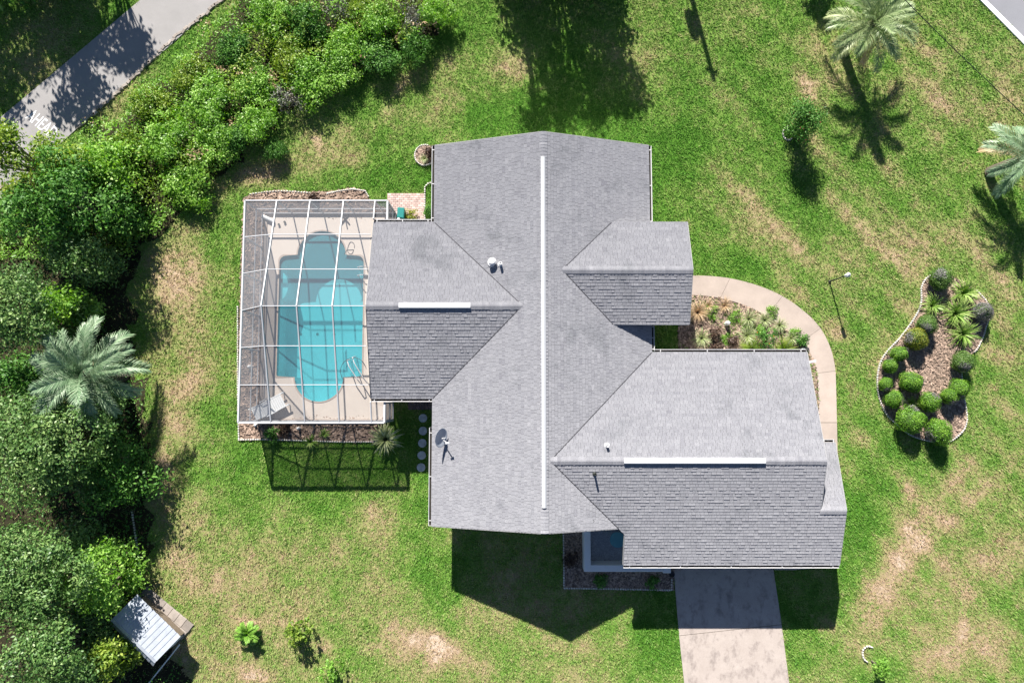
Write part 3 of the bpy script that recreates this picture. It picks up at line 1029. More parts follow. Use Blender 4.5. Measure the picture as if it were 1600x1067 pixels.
def shingles(roof, pieces, eave, up, ze, seed, label=None):
    """courses of separate tabs over one slope. eave: plan point on the eave line, up: plan unit vector uphill"""
    rr = random.Random(seed)
    k = math.sqrt(1 + SL * SL)
    al = (up[1], -up[0])                      # along the eave
    to = lambda p: ((p[0] - eave[0]) * al[0] + (p[1] - eave[1]) * al[1], ((p[0] - eave[0]) * up[0] + (p[1] - eave[1]) * up[1]) * k)
    loc = [ccw([to(p) for p in pc]) for pc in pieces]
    nx, ny, nz = -SL * up[0] / k, -SL * up[1] / k, 1 / k

    def back(u, v, off):
        d = v / k
        return (eave[0] + al[0] * u + up[0] * d + nx * off, eave[1] + al[1] * u + up[1] * d + ny * off, ze + SL * d + nz * off)
    b = MB()
    us = [p[0] for l in loc for p in l]; vs = [p[1] for l in loc for p in l]
    e = 0.143
    v0 = -0.03
    while v0 < max(vs):
        u = min(us) - rr.random() * .3
        row = rr.uniform(-.05, .05)
        while u < max(us):
            w = rr.choice((.13, .16, .19, .22, .26)) * rr.uniform(.85, 1.15)
            lift = rr.choice((.007, .008, .016)) + rr.uniform(0, .002)
            tn = min(1, max(0, rr.gauss(.5, .095) + row))
            rect = [(u + .004, v0), (u + w - .004, v0), (u + w - .004, v0 + e), (u + .004, v0 + e)]
            for pc in loc:
                if v0 > max(q[1] for q in pc) or v0 + e < min(q[1] for q in pc):
                    continue
                r2 = rect
                if v0 < 0:                    # the first course hangs over the eave
                    pc = [(q[0], q[1] - .03 if q[1] < 1e-6 else q[1]) for q in pc]
                c = clip(pc, r2)
                if len(c) < 3:
                    continue
                top = [back(q[0], q[1], .004 + lift * (1 - (q[1] - v0) / e)) for q in c]
                b.add(top, [tuple(range(len(c)))], 0, tn)
                m_ = len(c)
                for i in range(m_):
                    p, q = c[i], c[(i + 1) % m_]
                    if abs(p[1] - v0) < 1e-6 and abs(q[1] - v0) < 1e-6:
                        b.add([top[i], back(p[0], p[1], 0), back(q[0], q[1], 0), top[(i + 1) % m_]], [(0, 1, 2, 3)], 0, tn * .6)
            u += w
        v0 += e
    return tag(b.build("shingles", M['shingle'], roof), kind='stuff')


def roof_slab(name, pieces_z, label=None):
    b = MB()
    for poly, zf in pieces_z:
        b.prism(ccw(list(poly)), lambda x, y, zf=zf: zf(x, y) - .13, zf)
    o = b.build(name, M['underlay'], house)
    if label:
        o['label'] = label
    return o


# main roof
vx = 0.45
W_N = [(MX0, WY + WH), (vx, WY), (MXR, WY), (MXR, MY1), (MX0, MY1)]
W_S = [(MX0, WY - WH), (vx, WY), (MXR, WY), (MXR, MY0), (MX0, MY0)]
ex = MXR + (zmain(MXR) - (EZ + SL * EH)) / SL       # where the entry ridge meets the east slope
gx = MXR + (zmain(MXR) - (ZE + SL * GH)) / SL
E1 = [(MXR, EY + EH), (MX1, EY + EH), (MX1, MY1), (MXR, MY1)]
E2 = [(MXR, EY), (ex, EY), (ex + EH, EY + EH), (MXR, EY + EH)]
E3 = [(MXR, EY), (ex, EY), (ex + EH, EY - EH), (MXR, EY - EH)]
E4 = [(ex + EH, EY - EH), (MX1, EY - EH), (MX1, EY + EH), (ex + EH, EY + EH)]
E5 = [(MXR, EY - EH), (MX1, EY - EH), (MX1, GY + GH), (gx, GY), (MXR, GY)]
E6 = [(MXR, GY), (gx, GY), (gx + (GY - MY0), MY0), (MXR, MY0)]
zm2 = lambda x, y: zmain(x)
r_main = roof_slab("roof", [(p, zm2) for p in (W_N, W_S, E1, E2, E3, E4, E5, E6)])
shingles(r_main, [W_N, W_S], (MX0, 0), (1, 0), ZE, 1)
shingles(r_main, [E1, E2, E3, E4, E5, E6], (MX1, 0), (-1, 0), ZE, 2)
# west wing
zw = lambda x, y: ZE + SL * (WH - abs(y - WY))
w_n = [(WX0, WY), (vx, WY), (MX0, WY + WH), (WX0, WY + WH)]
w_s = [(WX0, WY), (vx, WY), (MX0, WY - WH), (WX0, WY - WH)]
r_west = roof_slab("roof", [(w_n, zw), (w_s, zw)])
shingles(r_west, [w_n], (0, WY + WH), (0, -1), ZE, 3)
shingles(r_west, [w_s], (0, WY - WH), (0, 1), ZE, 4)
# garage
zg = lambda x, y: ZE + SL * (GH - abs(y - GY))
GX0 = 4.87
g_n = [(gx, GY), (GX1, GY), (GX1, GY + GH), (gx + GH, GY + GH)]
yk = GY - (GX0 - gx)
g1 = [(gx, GY), (GX0, GY), (GX0, yk)]
g2 = [(GX0, GY), (GX1, GY), (GX1, GY - GH), (GX0, GY - GH)]
g3 = [(GX1, PY), (PX1, PY), (PX1, GY - GH), (GX1, GY - GH)]
r_gar = roof_slab("roof", [(p, zg) for p in (g_n, g1, g2, g3)])
shingles(r_gar, [g_n], (0, GY + GH), (0, -1), ZE, 5)
shingles(r_gar, [g1, g2, g3], (0, GY - GH), (0, 1), ZE, 6)
# entry
zen = lambda x, y: EZ + SL * (EH - abs(y - EY))
e_n = [(ex, EY), (EX1, EY), (EX1, EY + EH), (ex + EH, EY + EH)]
e_s = [(ex, EY), (EX1, EY), (EX1, EY - EH), (ex + EH, EY - EH)]
r_ent = roof_slab("roof", [(e_n, zen), (e_s, zen)])
shingles(r_ent, [e_n], (0, EY + EH), (0, -1), EZ, 7)
shingles(r_ent, [e_s], (0, EY - EH), (0, 1), EZ, 8)
# side porch beside the garage gable
PZ = zg(0, PY)
PEY = -2.11
zp = lambda x, y: PZ - SL * (y - PY)
p_n = [(GX1 - .25, PY), (PX1, PY), (PX1 + .06, PEY), (GX1 - .25, PEY)]
r_por = roof_slab("roof", [(p_n, zp)])
shingles(r_por, [p_n], (0, PEY), (0, -1), zp(0, PEY), 9)


def ridge_cap(roof, p, q, z, w=.17):
    p, q = Vector(p), Vector(q)
    L = (q - p).length
    d = (q - p) / L
    nrm = Vector((-d.y, d.x))
    k = int(L / .145)
    b = MB()
    for i in range(k):
        a = p + d * (L * i / k); c = p + d * (L * (i + 1) / k + .01)
        lift = random.uniform(.02, .03)
        vs = []
        for pt, dz in ((a, lift), (c, .012)):
            for s_, zz in ((-w, -w * SL + .012), (-.03, .012), (.03, .012), (w, -w * SL + .012)):
                vs.append((pt.x + nrm.x * s_, pt.y + nrm.y * s_, z + zz + dz))
        b.add(vs, [(0, 4, 5, 1), (1, 5, 6, 2), (2, 6, 7, 3), (0, 1, 2, 3), (7, 6, 5, 4)], 0, min(1, max(0, random.gauss(.55, .15))))
    tag(b.build("ridge_cap", M['shingle'], roof), kind='stuff')


def ridge_vent(roof, p, q, z, w=.095, pk=0.0):
    p, q = Vector(p), Vector(q)
    d = (q - p).normalized(); nrm = Vector((-d.y, d.x))
    b = MB()
    prof = [(-w, -w * SL + .015), (-w, -w * SL + .05), (pk - .02, .068 - abs(pk) * SL), (pk + .02, .068 - abs(pk) * SL), (w, -w * SL + .05), (w, -w * SL + .015)]
    vs = [(pt.x + nrm.x * s_, pt.y + nrm.y * s_, z + zz + .02) for pt in (p, q) for s_, zz in prof]
    m_ = len(prof)
    fs = [(i, i + 1, m_ + i + 1, m_ + i) for i in range(m_ - 1)] + [tuple(range(m_)), tuple(range(2 * m_ - 1, m_ - 1, -1)), (m_ - 1, 0, m_, 2 * m_ - 1)]
    b.add(vs, fs)
    b.build("ridge_vent", M['white'], roof)


zmr = zmain(MXR); zwr = zw(0, WY); zgr = zg(0, GY); zer = zen(0, EY)
ridge_cap(r_main, (MXR, MY0), (MXR, MY1), zmr)
ridge_cap(r_west, (WX0, WY), (vx, WY), zwr)
ridge_cap(r_gar, (gx, GY), (GX1, GY), zgr)
ridge_cap(r_ent, (ex, EY), (EX1, EY), zer)
ridge_cap(r_por, (GX1 - .02, PY), (PX1, PY), PZ)
ridge_vent(r_main, (MXR - .02, U(848, 793, 4.1)[1]), (MXR - .02, U(848, 246, 4.1)[1]), zmr)
ridge_vent(r_west, (U(623, 479, 3.85)[0], WY), (U(735, 479, 3.85)[0], WY), zwr, .12, -.08)
ridge_vent(r_gar, (U(975, 722, 4.05)[0], GY), (U(1196, 722, 4.05)[0], GY), zgr, .12, -.08)


def gutter(roof, p, q, out, z=ZE, step=1.9):
    """open white trough on the eave p-q, standing off along the plan vector out"""
    p, q, o = Vector((*p, 0)), Vector((*q, 0)), Vector((*out, 0))
    d = (q - p).normalized()
    L = (q - p).length
    b = MB()
    zz = Vector((0, 0, 1))
    def strip(o0, z0, o1, z1, m=0):
        pr = [(o0, z0), (o1, z1)]
        a = [p + o * s_ + zz * (z + h) for s_, h in pr] + [q + o * s_ + zz * (z + h) for s_, h in pr]
        b.add([tuple(x) for x in a], [(0, 1, 3, 2)], m)
    strip(.035, -.03, .035, -.13); strip(.035, -.13, .115, -.13); strip(.036, -.105, .119, -.105, 1); strip(.115, -.13, .135, -.04); strip(.135, -.04, .155, -.038); strip(.155, -.038, .155, -.06)
    for e_ in (p, q):
        b.add([tuple(e_ + o * s_ + zz * (z + h)) for s_, h in ((.03, -.03), (.03, -.13), (.115, -.13), (.135, -.04))], [(0, 1, 2, 3)])
    k = max(2, int(L / step))
    for i in range(k + 1):
        c = p + d * (L * (i + .12) / (k + .24))
        b.beam(tuple(c + o * .03 + zz * (z - .035)), tuple(c + o * .14 + zz * (z - .035)), .03, .008)
    b.build("gutter", [M['fascia'], M['shade_debris']], roof)


gutter(r_main, (MX0, MY1), (MX0, WY + WH + .02), (-1, 0))
gutter(r_main, (MX0, U(675, 668, 2.5)[1]), (MX0, MY0), (-1, 0))
gutter(r_main, (MX1, MY1), (MX1, EY + EH + .02), (1, 0))
gutter(r_main, (MX1, EY - EH), (MX1, GY + GH + .1), (1, 0))
gutter(r_west, (WX0, WY + WH), (MX0 - .16, WY + WH), (0, 1))
gutter(r_west, (WX0, WY - WH), (MX0 - .02, WY - WH), (0, -1))
gutter(r_gar, (MX1 + .16, GY + GH), (GX1, GY + GH), (0, 1))
gutter(r_gar, (GX0, GY - GH), (PX1, GY - GH), (0, -1))
gutter(r_por, (GX1 + .22, PEY), (PX1 + .05, PEY), (0, 1), zp(0, PEY))


def rake(roof, pts):
    b = MB()
    for p, q in zip(pts, pts[1:]):
        b.beam(p, q, .024, .15)
    b.build("rake_board", M['rake'], roof)


def rk(xy, zf, dz=-.078):
    return [(x, y, zf(x, y) + dz) for x, y in xy]


rake(r_main, rk([(MX0, MY1 + .02), (MXR, MY1 + .02), (MX1, MY1 + .02)], zm2))
rake(r_main, rk([(MX0, MY0 - .02), (MXR, MY0 - .02), (gx + (GY - MY0) - .05, MY0 - .02)], zm2))
rake(r_west, rk([(WX0 - .02, WY - WH), (WX0 - .02, WY), (WX0 - .02, WY + WH)], zw))
rake(r_gar, rk([(GX1 + .02, GY + GH), (GX1 + .02, GY), (GX1 + .02, PY + .05)], zg))
rake(r_gar, rk([(GX0 - .02, GY - GH), (GX0 - .02, yk + .02)], zg))
rake(r_gar, rk([(PX1 + .02, GY - GH), (PX1 + .02, PY)], zg))
rake(r_por, rk([(PX1 + .02, PY), (PX1 + .08, PEY)], zp))
rake(r_ent, rk([(EX1 + .02, EY - EH), (EX1 + .02, EY), (EX1 + .02, EY + EH)], zen))
for (p, q, z, rf) in (((MX0 + .015, MY0), (MX0 + .015, WY - WH), ZE, r_main), ((MX0 + .015, WY + WH), (MX0 + .015, MY1), ZE, r_main), ((MX1 - .015, EY + EH), (MX1 - .015, MY1), ZE, r_main),
                      ((MX1 - .015, GY + GH), (MX1 - .015, EY - EH), ZE, r_main), ((WX0, WY + WH - .015), (MX0, WY + WH - .015), ZE, r_west), ((WX0, WY - WH + .015), (MX0, WY - WH + .015), ZE, r_west),
                      ((MX1, GY + GH - .015), (GX1, GY + GH - .015), ZE, r_gar), ((GX0, GY - GH + .015), (PX1, GY - GH + .015), ZE, r_gar), ((ex + EH, EY - EH - .015), (EX1, EY - EH - .015), EZ, r_ent), ((ex + EH, EY + EH + .015), (EX1, EY + EH + .015), EZ, r_ent)):
    b = MB(); b.beam((*p, z - .105), (*q, z - .105), .03, .18); b.build("fascia", M['fascia'], rf)


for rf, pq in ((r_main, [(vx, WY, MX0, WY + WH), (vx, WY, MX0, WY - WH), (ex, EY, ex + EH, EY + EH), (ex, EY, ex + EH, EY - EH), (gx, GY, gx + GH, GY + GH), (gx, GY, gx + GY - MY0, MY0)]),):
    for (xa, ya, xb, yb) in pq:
        b = MB(); b.beam((xa, ya, zmain(xa) + .018), (xb, yb, zmain(xb) + .018), .035, .012); b.build("valley_strip", M['underlay'], rf)  # thin dark strip laid along each valley line


# walls: gable prisms under the roofs
def gable_walls(b, axis, c, half, zf_e, a0, a1, full=None):
    """pentagon section extruded from a0 to a1"""
    ht = lambda s_: zf_e + SL * (full - abs(s_)) - .14
    prof = [(-half, 0), (half, 0), (half, ht(half)), (0, ht(0)), (-half, ht(half))]
    vs = []
    for a in (a0, a1):
        for s_, z in prof:
            vs.append((a, c + s_, z) if axis == 'x' else (c + s_, a, z))
    b.add(vs, [(0, 1, 2, 3, 4), (9, 8, 7, 6, 5)] + [(i, (i + 1) % 5, (i + 1) % 5 + 5, i + 5) for i in range(1, 5)])


for args in (('y', MXR, 4.40, ZE, MY0 + .45, MY1 - .45, 4.88), ('x', WY, 3.5, ZE, WX0 + .4, 0, WH), ('x', GY, 4.1, ZE, 5.4, GX1 - .4, GH), ('x', EY, 2.0, EZ, 4.6, 6.7, EH)):
    b = MB(); gable_walls(b, *args); b.build("wall", M['stucco'], house)
b = MB(); b.prism([(12.9, -6.85), (13.9, -6.85), (13.9, -2.6), (12.9, -2.6)], 0, lambda x, y: min(zg(x, y), zp(x, y)) - .15)
b.build("wall", M['stucco'], house)
for yy in (EY - 1.75, EY + 1.75):
    b = MB(); b.bev((EX1 - .5, yy, 1.48), (.3, .3, 2.96), b=.02); b.build("porch_post", M['stucco'], house)
dl, drr = U(1050, 868)[0] + .15, U(1204, 868)[0] - .1
gd = MB()
for k in range(4):
    gd.bev(((dl + drr) / 2, -6.85, .29 + k * .55), (drr - dl, .05, .535), b=.01)
gd.build("garage_door", M['white'], house)
fd = MB(); fd.bev((6.72, EY, 1.08), (.06, 1.0, 2.1), b=.02); fd.build("front_door", M['wood'], house)
# pipes and hoods on the roof
def stand_pipe(u, v, z, h, r, mat, hood=False):
    x, y = U(u, v, z)
    zz = max(zf for zf in (zmain(x),) ) if x < 2.5 else None
    if x >= 2.5:
        zz = zg(x, y)
    if 4.0 < x < 4.6 and y < -5:
        zz = zmain(x)
    b = MB()
    b.lathe([(r * 2.2, zz - .03), (r * 2.0, zz + .02), (r * 1.05, zz + .05), (r, zz + h), (r * .8, zz + h), (r * .8, zz + h - .03)], (x, y, 0), 12)
    if hood:
        b.ball((x, y, zz + h), (r * 1.9, r * 1.9, r * 1.1), 10, 5)
    b.build("vent_pipe", mat, house, smooth=False)


stand_pipe(769, 409, 3.6, .22, .10, M['fascia'], True)
stand_pipe(782, 412, 3.7, .30, .06, M['fascia'])
stand_pipe(948, 696, 3.8, .25, .06, M['fascia'])
stand_pipe(929, 740, 3.9, .30, .045, M['lampmetal'])
stand_pipe(926, 812, 3.2, .26, .045, M['lampmetal'])
b = MB()
sx, sy = U(1262, 567, 2.3)
b.beam((sx - .1, sy, 2.30), (sx + .42, sy + .10, 2.12), .10, .08)
b.beam((sx + .42, sy + .10, 2.12), (sx + .45, sy + .10, 1.85), .10, .08)
b.build("downspout", M['fascia'], house)

# satellite dish on the west slope
dx, dy = U(690, 684, 2.8)
dz = zmain(dx)
dish = thing("satellite_dish", "grey oval satellite dish standing on the west roof slope by the gutter", "satellite dish", (dx, dy, dz))
b = MB()
b.box((dx + .18, dy, dz + .075), (.16, .14, .012))
b.tube([(dx + .18, dy, dz + .05), (dx + .16, dy, dz + .38), (dx + .06, dy, dz + .52)], .024, 8)
b.build("mast", M['fascia'], dish)
b = MB()
axis = Vector((.74, -.18, .62)).normalized()
e2 = (Vector((0, 1, 0)) - axis * axis.y).normalized()
q = Matrix((e2.cross(axis), e2, axis)).transposed()
cen = Vector((dx + .02, dy + .02, dz + .50))
prof = [(0, -.07), (.12, -.06), (.22, -.035), (.29, 0), (.30, 0), (.22, -.05), (.10, -.085), (0, -.09)]
vs, fs = [], []
nn = 24
for r_, z_ in prof:
    for k in range(nn):
        a = 2 * math.pi * k / nn
        vs.append(tuple(cen + q @ Vector((r_ * math.cos(a) * 1.2, r_ * math.sin(a) * 1.45, z_))))
for i in range(len(prof) - 1):
    for k in range(nn):
        j = (k + 1) % nn
        fs.append((i * nn + k, i * nn + j, (i + 1) * nn + j, (i + 1) * nn + k))
b.add(vs, fs); b.build("reflector", M['dish'], dish, smooth=True)
b = MB()
tip = cen + axis * .42 + Vector((0, -.14, -.08))
b.beam(tuple(cen + axis * -.05 + Vector((.05, -.1, -.28))), tuple(tip), .03, .03)
arm = b.build("arm", M['fascia'], dish)
b = MB()
b.tube([tuple(tip + Vector((.05, .02, .02))), tuple(tip - Vector((.10, .02, .03)))], [.045, .03], 8)
b.build("feed_horn", M['plastic'], arm)

# ------------------------------------------------------------------ walled courtyard
ct_ = thing("courtyard_wall", "low white rendered wall enclosing the little courtyard beside the driveway", "wall", (*U(915, 880), 0))
wx0, wy0 = U(913, 893, .9)
wt = .30
wxe = U(1046, 890, .9)[0]
for nm, (xa, xb, ya, yb) in (("wall_run", (wx0, wx0 + wt, wy0, MY0 + .5)), ("wall_run", (wx0 + wt, wxe - .30, wy0, wy0 + wt)), ("pier", (wxe - .30, wxe + .05, wy0 - .04, wy0 + wt + .04))):
    b = MB(); b.bev(((xa + xb) / 2, (ya + yb) / 2, .45 if nm != "pier" else .49), (xb - xa, yb - ya, .9 if nm != "pier" else .98), b=.015)
    o = b.build(nm, M['stucco'], ct_)
sheet("courtyard_floor", [(wx0 + .05, wy0 + .05), (wxe - .1, wy0 + .05), (wxe - .1, -5.0), (wx0 + .05, -5.0)], .03, M['courtfloor'], "blue-grey pebble floor inside the walled courtyard", .06)
tb = thing("patio_table", "round teal table in the shade of the walled courtyard", "table", (*U(965, 843, .7), 0))
tx, ty = U(965, 843, .7)
b = MB(); b.lathe([(.34, .68), (.36, .69), (.36, .71), (.345, .72)], (tx, ty, 0), 28); b.build("tabletop", M['bluetable'], tb)
b = MB(); b.lathe([(.22, .03), (.20, .06), (.05, .10), (.045, .68)], (tx, ty, 0), 16); b.build("pedestal", M['bluetable'], tb)

# ------------------------------------------------------------------ edging
def edging(pts, label, step=.115, size=(.088, .06, .10), closed=False, name="garden_edging"):
    if closed:
        pts = list(pts) + [pts[0]]
    rs = resample(pts, step)
    t = thing(name, label, "edging", (*rs[len(rs) // 2], 0))
    b = MB()
    for i, p in enumerate(rs):
        q = rs[min(i + 1, len(rs) - 1)]; o = rs[max(i - 1, 0)]
        a = math.atan2(q[1] - o[1], q[0] - o[0])
        b.bev((p[0], p[1], size[2] / 2 - .01 + random.uniform(-.012, .012)), (size[0] * random.uniform(.85, 1.0), size[1] * random.uniform(.85, 1.15), size[2]), a + random.uniform(-.12, .12), .018, t=random.random())
    o = b.build("edging_stones", M['stone'], t)
    o['kind'] = 'stuff'
    return t


i0 = ISLAND
na = len(i0)
edging(i0[:int(na * .70)], "pale stone edging curving round the kidney-shaped bed", closed=False)
edging(i0[int(na * .73):int(na * .90)], "short run of pale stones on the east side of the kidney-shaped bed")
edging([U(392, 304), U(412, 301), U(440, 299), U(486, 302)], "broken white edging above the top wall of the pool enclosure", .14)
edging([U(512, 303), U(530, 299), U(552, 296), U(571, 299), U(577, 309)], "rounded end of white edging right of the pool enclosure's top bed", .10)
edging([U(372, 480), U(372, 600), U(373, 660), U(374, 686)], "white edging up the west side of the pool enclosure bed")
edging([U(374, 687), U(420, 686), U(470, 688), U(530, 690), U(592, 690)], "scalloped white edging below the pool enclosure in its shade")
edging([U(880, 828), U(881, 870), U(881, 917)], "white edging down the west side of the courtyard bed")
edging([U(882, 918), U(955, 919), U(1049, 921), U(1049, 902)], "white edging along the bottom of the courtyard bed to the driveway")
edging(ROUND_BED[5:22], "ring of white stones round the tiny bed at the house corner", .10)
edging([U(676, 285), U(668, 288), U(664, 293), U(664, 320), U(664, 347)], "line of white edging between brick patio and house wall", .12)
RING_A = [(U(1231, 209)[0] + .26 * math.cos(a * math.pi / 12), U(1231, 209)[1] + .34 * math.sin(a * math.pi / 12)) for a in range(24)]
edging(RING_A[3:22], "small dark brick ring at the foot of the red-flowered shrub", .11)
RING_B = [(U(1357, 1021)[0] + .30 * math.cos(a * math.pi / 12), U(1357, 1021)[1] + .36 * math.sin(a * math.pi / 12)) for a in range(24)]
edging(RING_B[4:18], "broken white ring at the foot of the sapling by the bottom edge", .12)
edging([U(207, 800), U(212, 835), U(217, 870), U(221, 902), U(212, 905)], "row of white edging in the trees' shade above the shed", .12)

# brick patio
pt = tag(thing("brick_patio", "square of pink brick pavers beside the screen enclosure", None, (*U(633, 323), 0)), kind='structure')
b = MB()
x0, y1 = U(606, 303); x1, y0 = U(663, 352)
cy, row = y1, 0
while cy > y0:
    x = x0 - (.1 if row % 2 else 0)
    while x < x1:
        w = .20
        a0, a1_ = max(x, x0), min(x + w, x1)
        if a1_ - a0 > .03:
            b.bev(((a0 + a1_) / 2, cy - .055, .03 + random.uniform(-.004, .004)), (a1_ - a0 - .010, .10, .06), random.uniform(-.01, .01), .006, t=random.random())
        x += w
    cy -= .11; row += 1
tag(b.build("paver", M['brick'], pt), kind='stuff')
b = MB(); b.box(((x0 + x1) / 2, (y0 + y1) / 2, .005), (x1 - x0 + .04, y1 - y0 + .04, .06)); b.build("sand_joint", M['mulch2'], pt)
# brown paver step below the west wing
sp = tag(thing("paver_step", "dark brown paver strip under the west wing's lower eave", None, (*U(660, 634), 0)), kind='structure')
xa, ya = U(638, 626); xb, yb = U(682, 640)
for i in range(7):
    for j in range(2):
        b = MB(); b.bev((xa + (i + .5) * (xb - xa) / 7, yb + (j + .5) * (ya - yb) / 2, .03), ((xb - xa) / 7 - .012, (ya - yb) / 2 - .012, .06), 0, .008, t=random.random()); b.build("paver", M['darkpaver'], sp)

# stepping stones
for i, (u, v, lb) in enumerate(((661, 653, "round stepping stone nearest the brown paver strip"), (661, 673, "second round stepping stone below the paver strip"), (660, 692, "middle one of five round stepping stones beside the house"),
                                (659, 711, "round stepping stone second nearest the sunlit grass, flecked with pale marks"), (658, 730, "round stepping stone next to the sunlit grass"))):
    x, y = U(u, v)
    b = MB()
    b.lathe([(.20, 0), (.205, .03), (.19, .045), (.15, .048), (.145, .043), (.05, .045)], (0, 0, 0), 22)
    o = b.build("stepping_stone", M['stepstone'])
    o.location = (x, y, 0); o.rotation_euler = (0, 0, i * 1.1)
    tag(o, lb, "stepping stone", "stepping stones beside the house")

# ------------------------------------------------------------------ deck furniture
def lounger():
    x, y = U(421, 636, .3)
    t = thing("sun_lounger", "white plastic sun lounger with raised back on the pool deck", "sun lounger", (x, y, .06), world=False, rz=math.radians(28))
    b = MB()
    for k in range(9):
        b.bev((-.05 + k * .105 - .1, 0, .30), (.095, .60, .025), 0, .006)
    b.beam((-.2, -.32, .29), (.92, -.32, .29), .05, .06); b.beam((-.2, .32, .29), (.92, .32, .29), .05, .06)
    b.build("seat", M['plastic'], t)
    b = MB()
    for k in range(6):
        a = .75
        c = (-.24 - k * .10 * math.cos(.6), 0, .31 + k * .10 * math.sin(.6))
        b.beam((c[0], -.29, c[2]), (c[0], .29, c[2]), .09, .022, up=(math.sin(.6), 0, math.cos(.6)))
    for s_ in (-.30, .30):
        b.beam((-.2, s_, .30), (-.80, s_, .70), .04, .05)
    b.build("backrest", M['plastic'], t)
    for s_ in (-1, 1):
        b = MB(); b.tube([(-.30, s_ * .36, .28), (-.25, s_ * .38, .48), (.15, s_ * .38, .50), (.25, s_ * .36, .30)], .024, 6); b.build("arm", M['plastic'], t)
        for xx in (-.28, .82):
            b = MB(); b.tube([(xx, s_ * .30, .28), (xx * 1.03, s_ * .33, 0)], [.03, .022], 6); b.build("leg", M['plastic'], t)


lounger()
# cross-shaped stand
x, y = U(540, 343)
t = thing("umbrella_base", "dark cross-shaped folding stand on the upper pool deck", "stand", (x, y, .06))
for a in (.9, 2.3):
    b = MB(); b.beam((x - .33 * math.cos(a), y - .33 * math.sin(a), .10), (x + .33 * math.cos(a), y + .33 * math.sin(a), .10), .05, .04); b.build("foot_bar", M['dark'], t)
b = MB(); b.tube([(x, y, .08), (x, y, .42)], .03, 8); b.build("socket", M['dark'], t)
b = MB()
hx, hy = U(549, 388)
b.tube([(hx + .16 * math.cos(a) * (1 + .2 * math.sin(2 * a)), hy + .3 * math.sin(a), .075) for a in np.linspace(0, 6.0, 24)] + [(hx - .2, hy - .1, .075), (hx - .34, hy - .35, .075)], .012, 6)
tag(b.build("garden_hose", M['dark']), "thin dark hose looped on the deck beside the pool's upper end", "hose")
b = MB()
hx, hy = U(553, 577)
b.tube([(hx + .62 * math.cos(a), hy + .66 * math.sin(a) - .1, .09 + .03 * math.sin(3 * a)) for a in np.linspace(.3, 3.7, 26)], .012, 6)
tag(b.build("vacuum_hose", M['dark']), "thin dark hose curving over the steps at the pool's lower right corner", "hose")
b = MB()
x, y = U(418, 341, .2)
b.tube([(x - .28, y + .12, .16), (x + .28, y - .14, .16)], .09, 10)
tag(b.build("pool_float", M['plastic']), "pale rolled pool float in the upper left corner of the deck", "pool float")
for (u, v, lb) in ((437, 352, "dark pot-sized object left of its twin on the upper deck"), (446, 348, "dark pot-sized object right of its twin on the upper deck")):
    x, y = U(u, v)
    b = MB(); b.lathe([(.045, .06), (.06, .14), (.055, .15), (.02, .145)], (x, y, 0), 10)
    tag(b.build("deck_pot", M['lampmetal']), lb, "pot", "small dark pots on the pool deck")
def ornament(u, v, h, label, s=1.0):
    x, y = U(u, v, h * .5)
    b = MB()
    b.lathe([(.08 * s, 0), (.09 * s, .03), (.05 * s, .06), (.07 * s, h * .45), (.045 * s, h * .7), (.055 * s, h * .85), (.02 * s, h)], (x, y, 0), 12)
    tag(b.build("garden_ornament", M['plastic'], smooth=True), label, "garden ornament")


ornament(391, 546, .35, "white garden ornament in the bed left of the enclosure, upper of two")
ornament(390, 573, .40, "white garden ornament in the bed left of the enclosure, lower of two", 1.3)
ornament(466, 669, .35, "white garden ornament in the shaded bed below the pool enclosure")
ornament(1137, 505, .45, "white garden statue among the plants of the front bed", 1.6)
ornament(1254, 546, .35, "white ornament at the garage end of the front bed", 1.4)
ornament(399, 664, .18, "small pale stone figure at the enclosure's lower left corner", 1.2)
# teal cart on the brick patio
x, y = U(627, 334, .5)
t = thing("storage_bin", "teal plastic bin standing on the pink brick patio", "bin", (x, y, .06))
b = MB(); b.bev((x, y, .36), (.30, .46, .60), -.05, .03); b.build("body", M['teal'], t)
b = MB(); b.bev((x, y, .69), (.33, .50, .06), -.05, .02); b.build("lid", M['teal'], t)
b = MB(); b.tube([(x - .12, y - .27, .62), (x, y - .31, .64), (x + .12, y - .27, .62)], .014, 6); b.build("handle", M['teal'], t)
x, y = U(623, 343, 1.5)
b = MB(); b.lathe([(.05, 0), (.05, 1.5), (.075, 1.5), (.075, 1.56), (.02, 1.6)], (x, y, 0), 8)
tag(b.build("post", M['white']), "short white post with a cap beside the teal bin", "post")

# lamp post
x, y = U(1296, 440)
lamp = thing("lamp_post", "dark garden lamp post with a pale head, standing alone on the east lawn", "lamp post", (x, y, 0))
b = MB(); b.lathe([(.07, -.02), (.07, .06), (.035, .10), (.03, 1.62)], (x, y, 0), 10); b.build("pole", M['lampmetal'], lamp)
b = MB(); b.lathe([(.04, 1.62), (.085, 1.66), (.095, 1.86), (.06, 1.90)], (x, y, 0), 8); b.build("lantern", M['plastic'], lamp)
b = MB(); b.lathe([(.11, 1.90), (.10, 1.92), (.03, 1.98), (.01, 2.0)], (x, y, 0), 8); b.build("cap", M['fascia'], lamp)

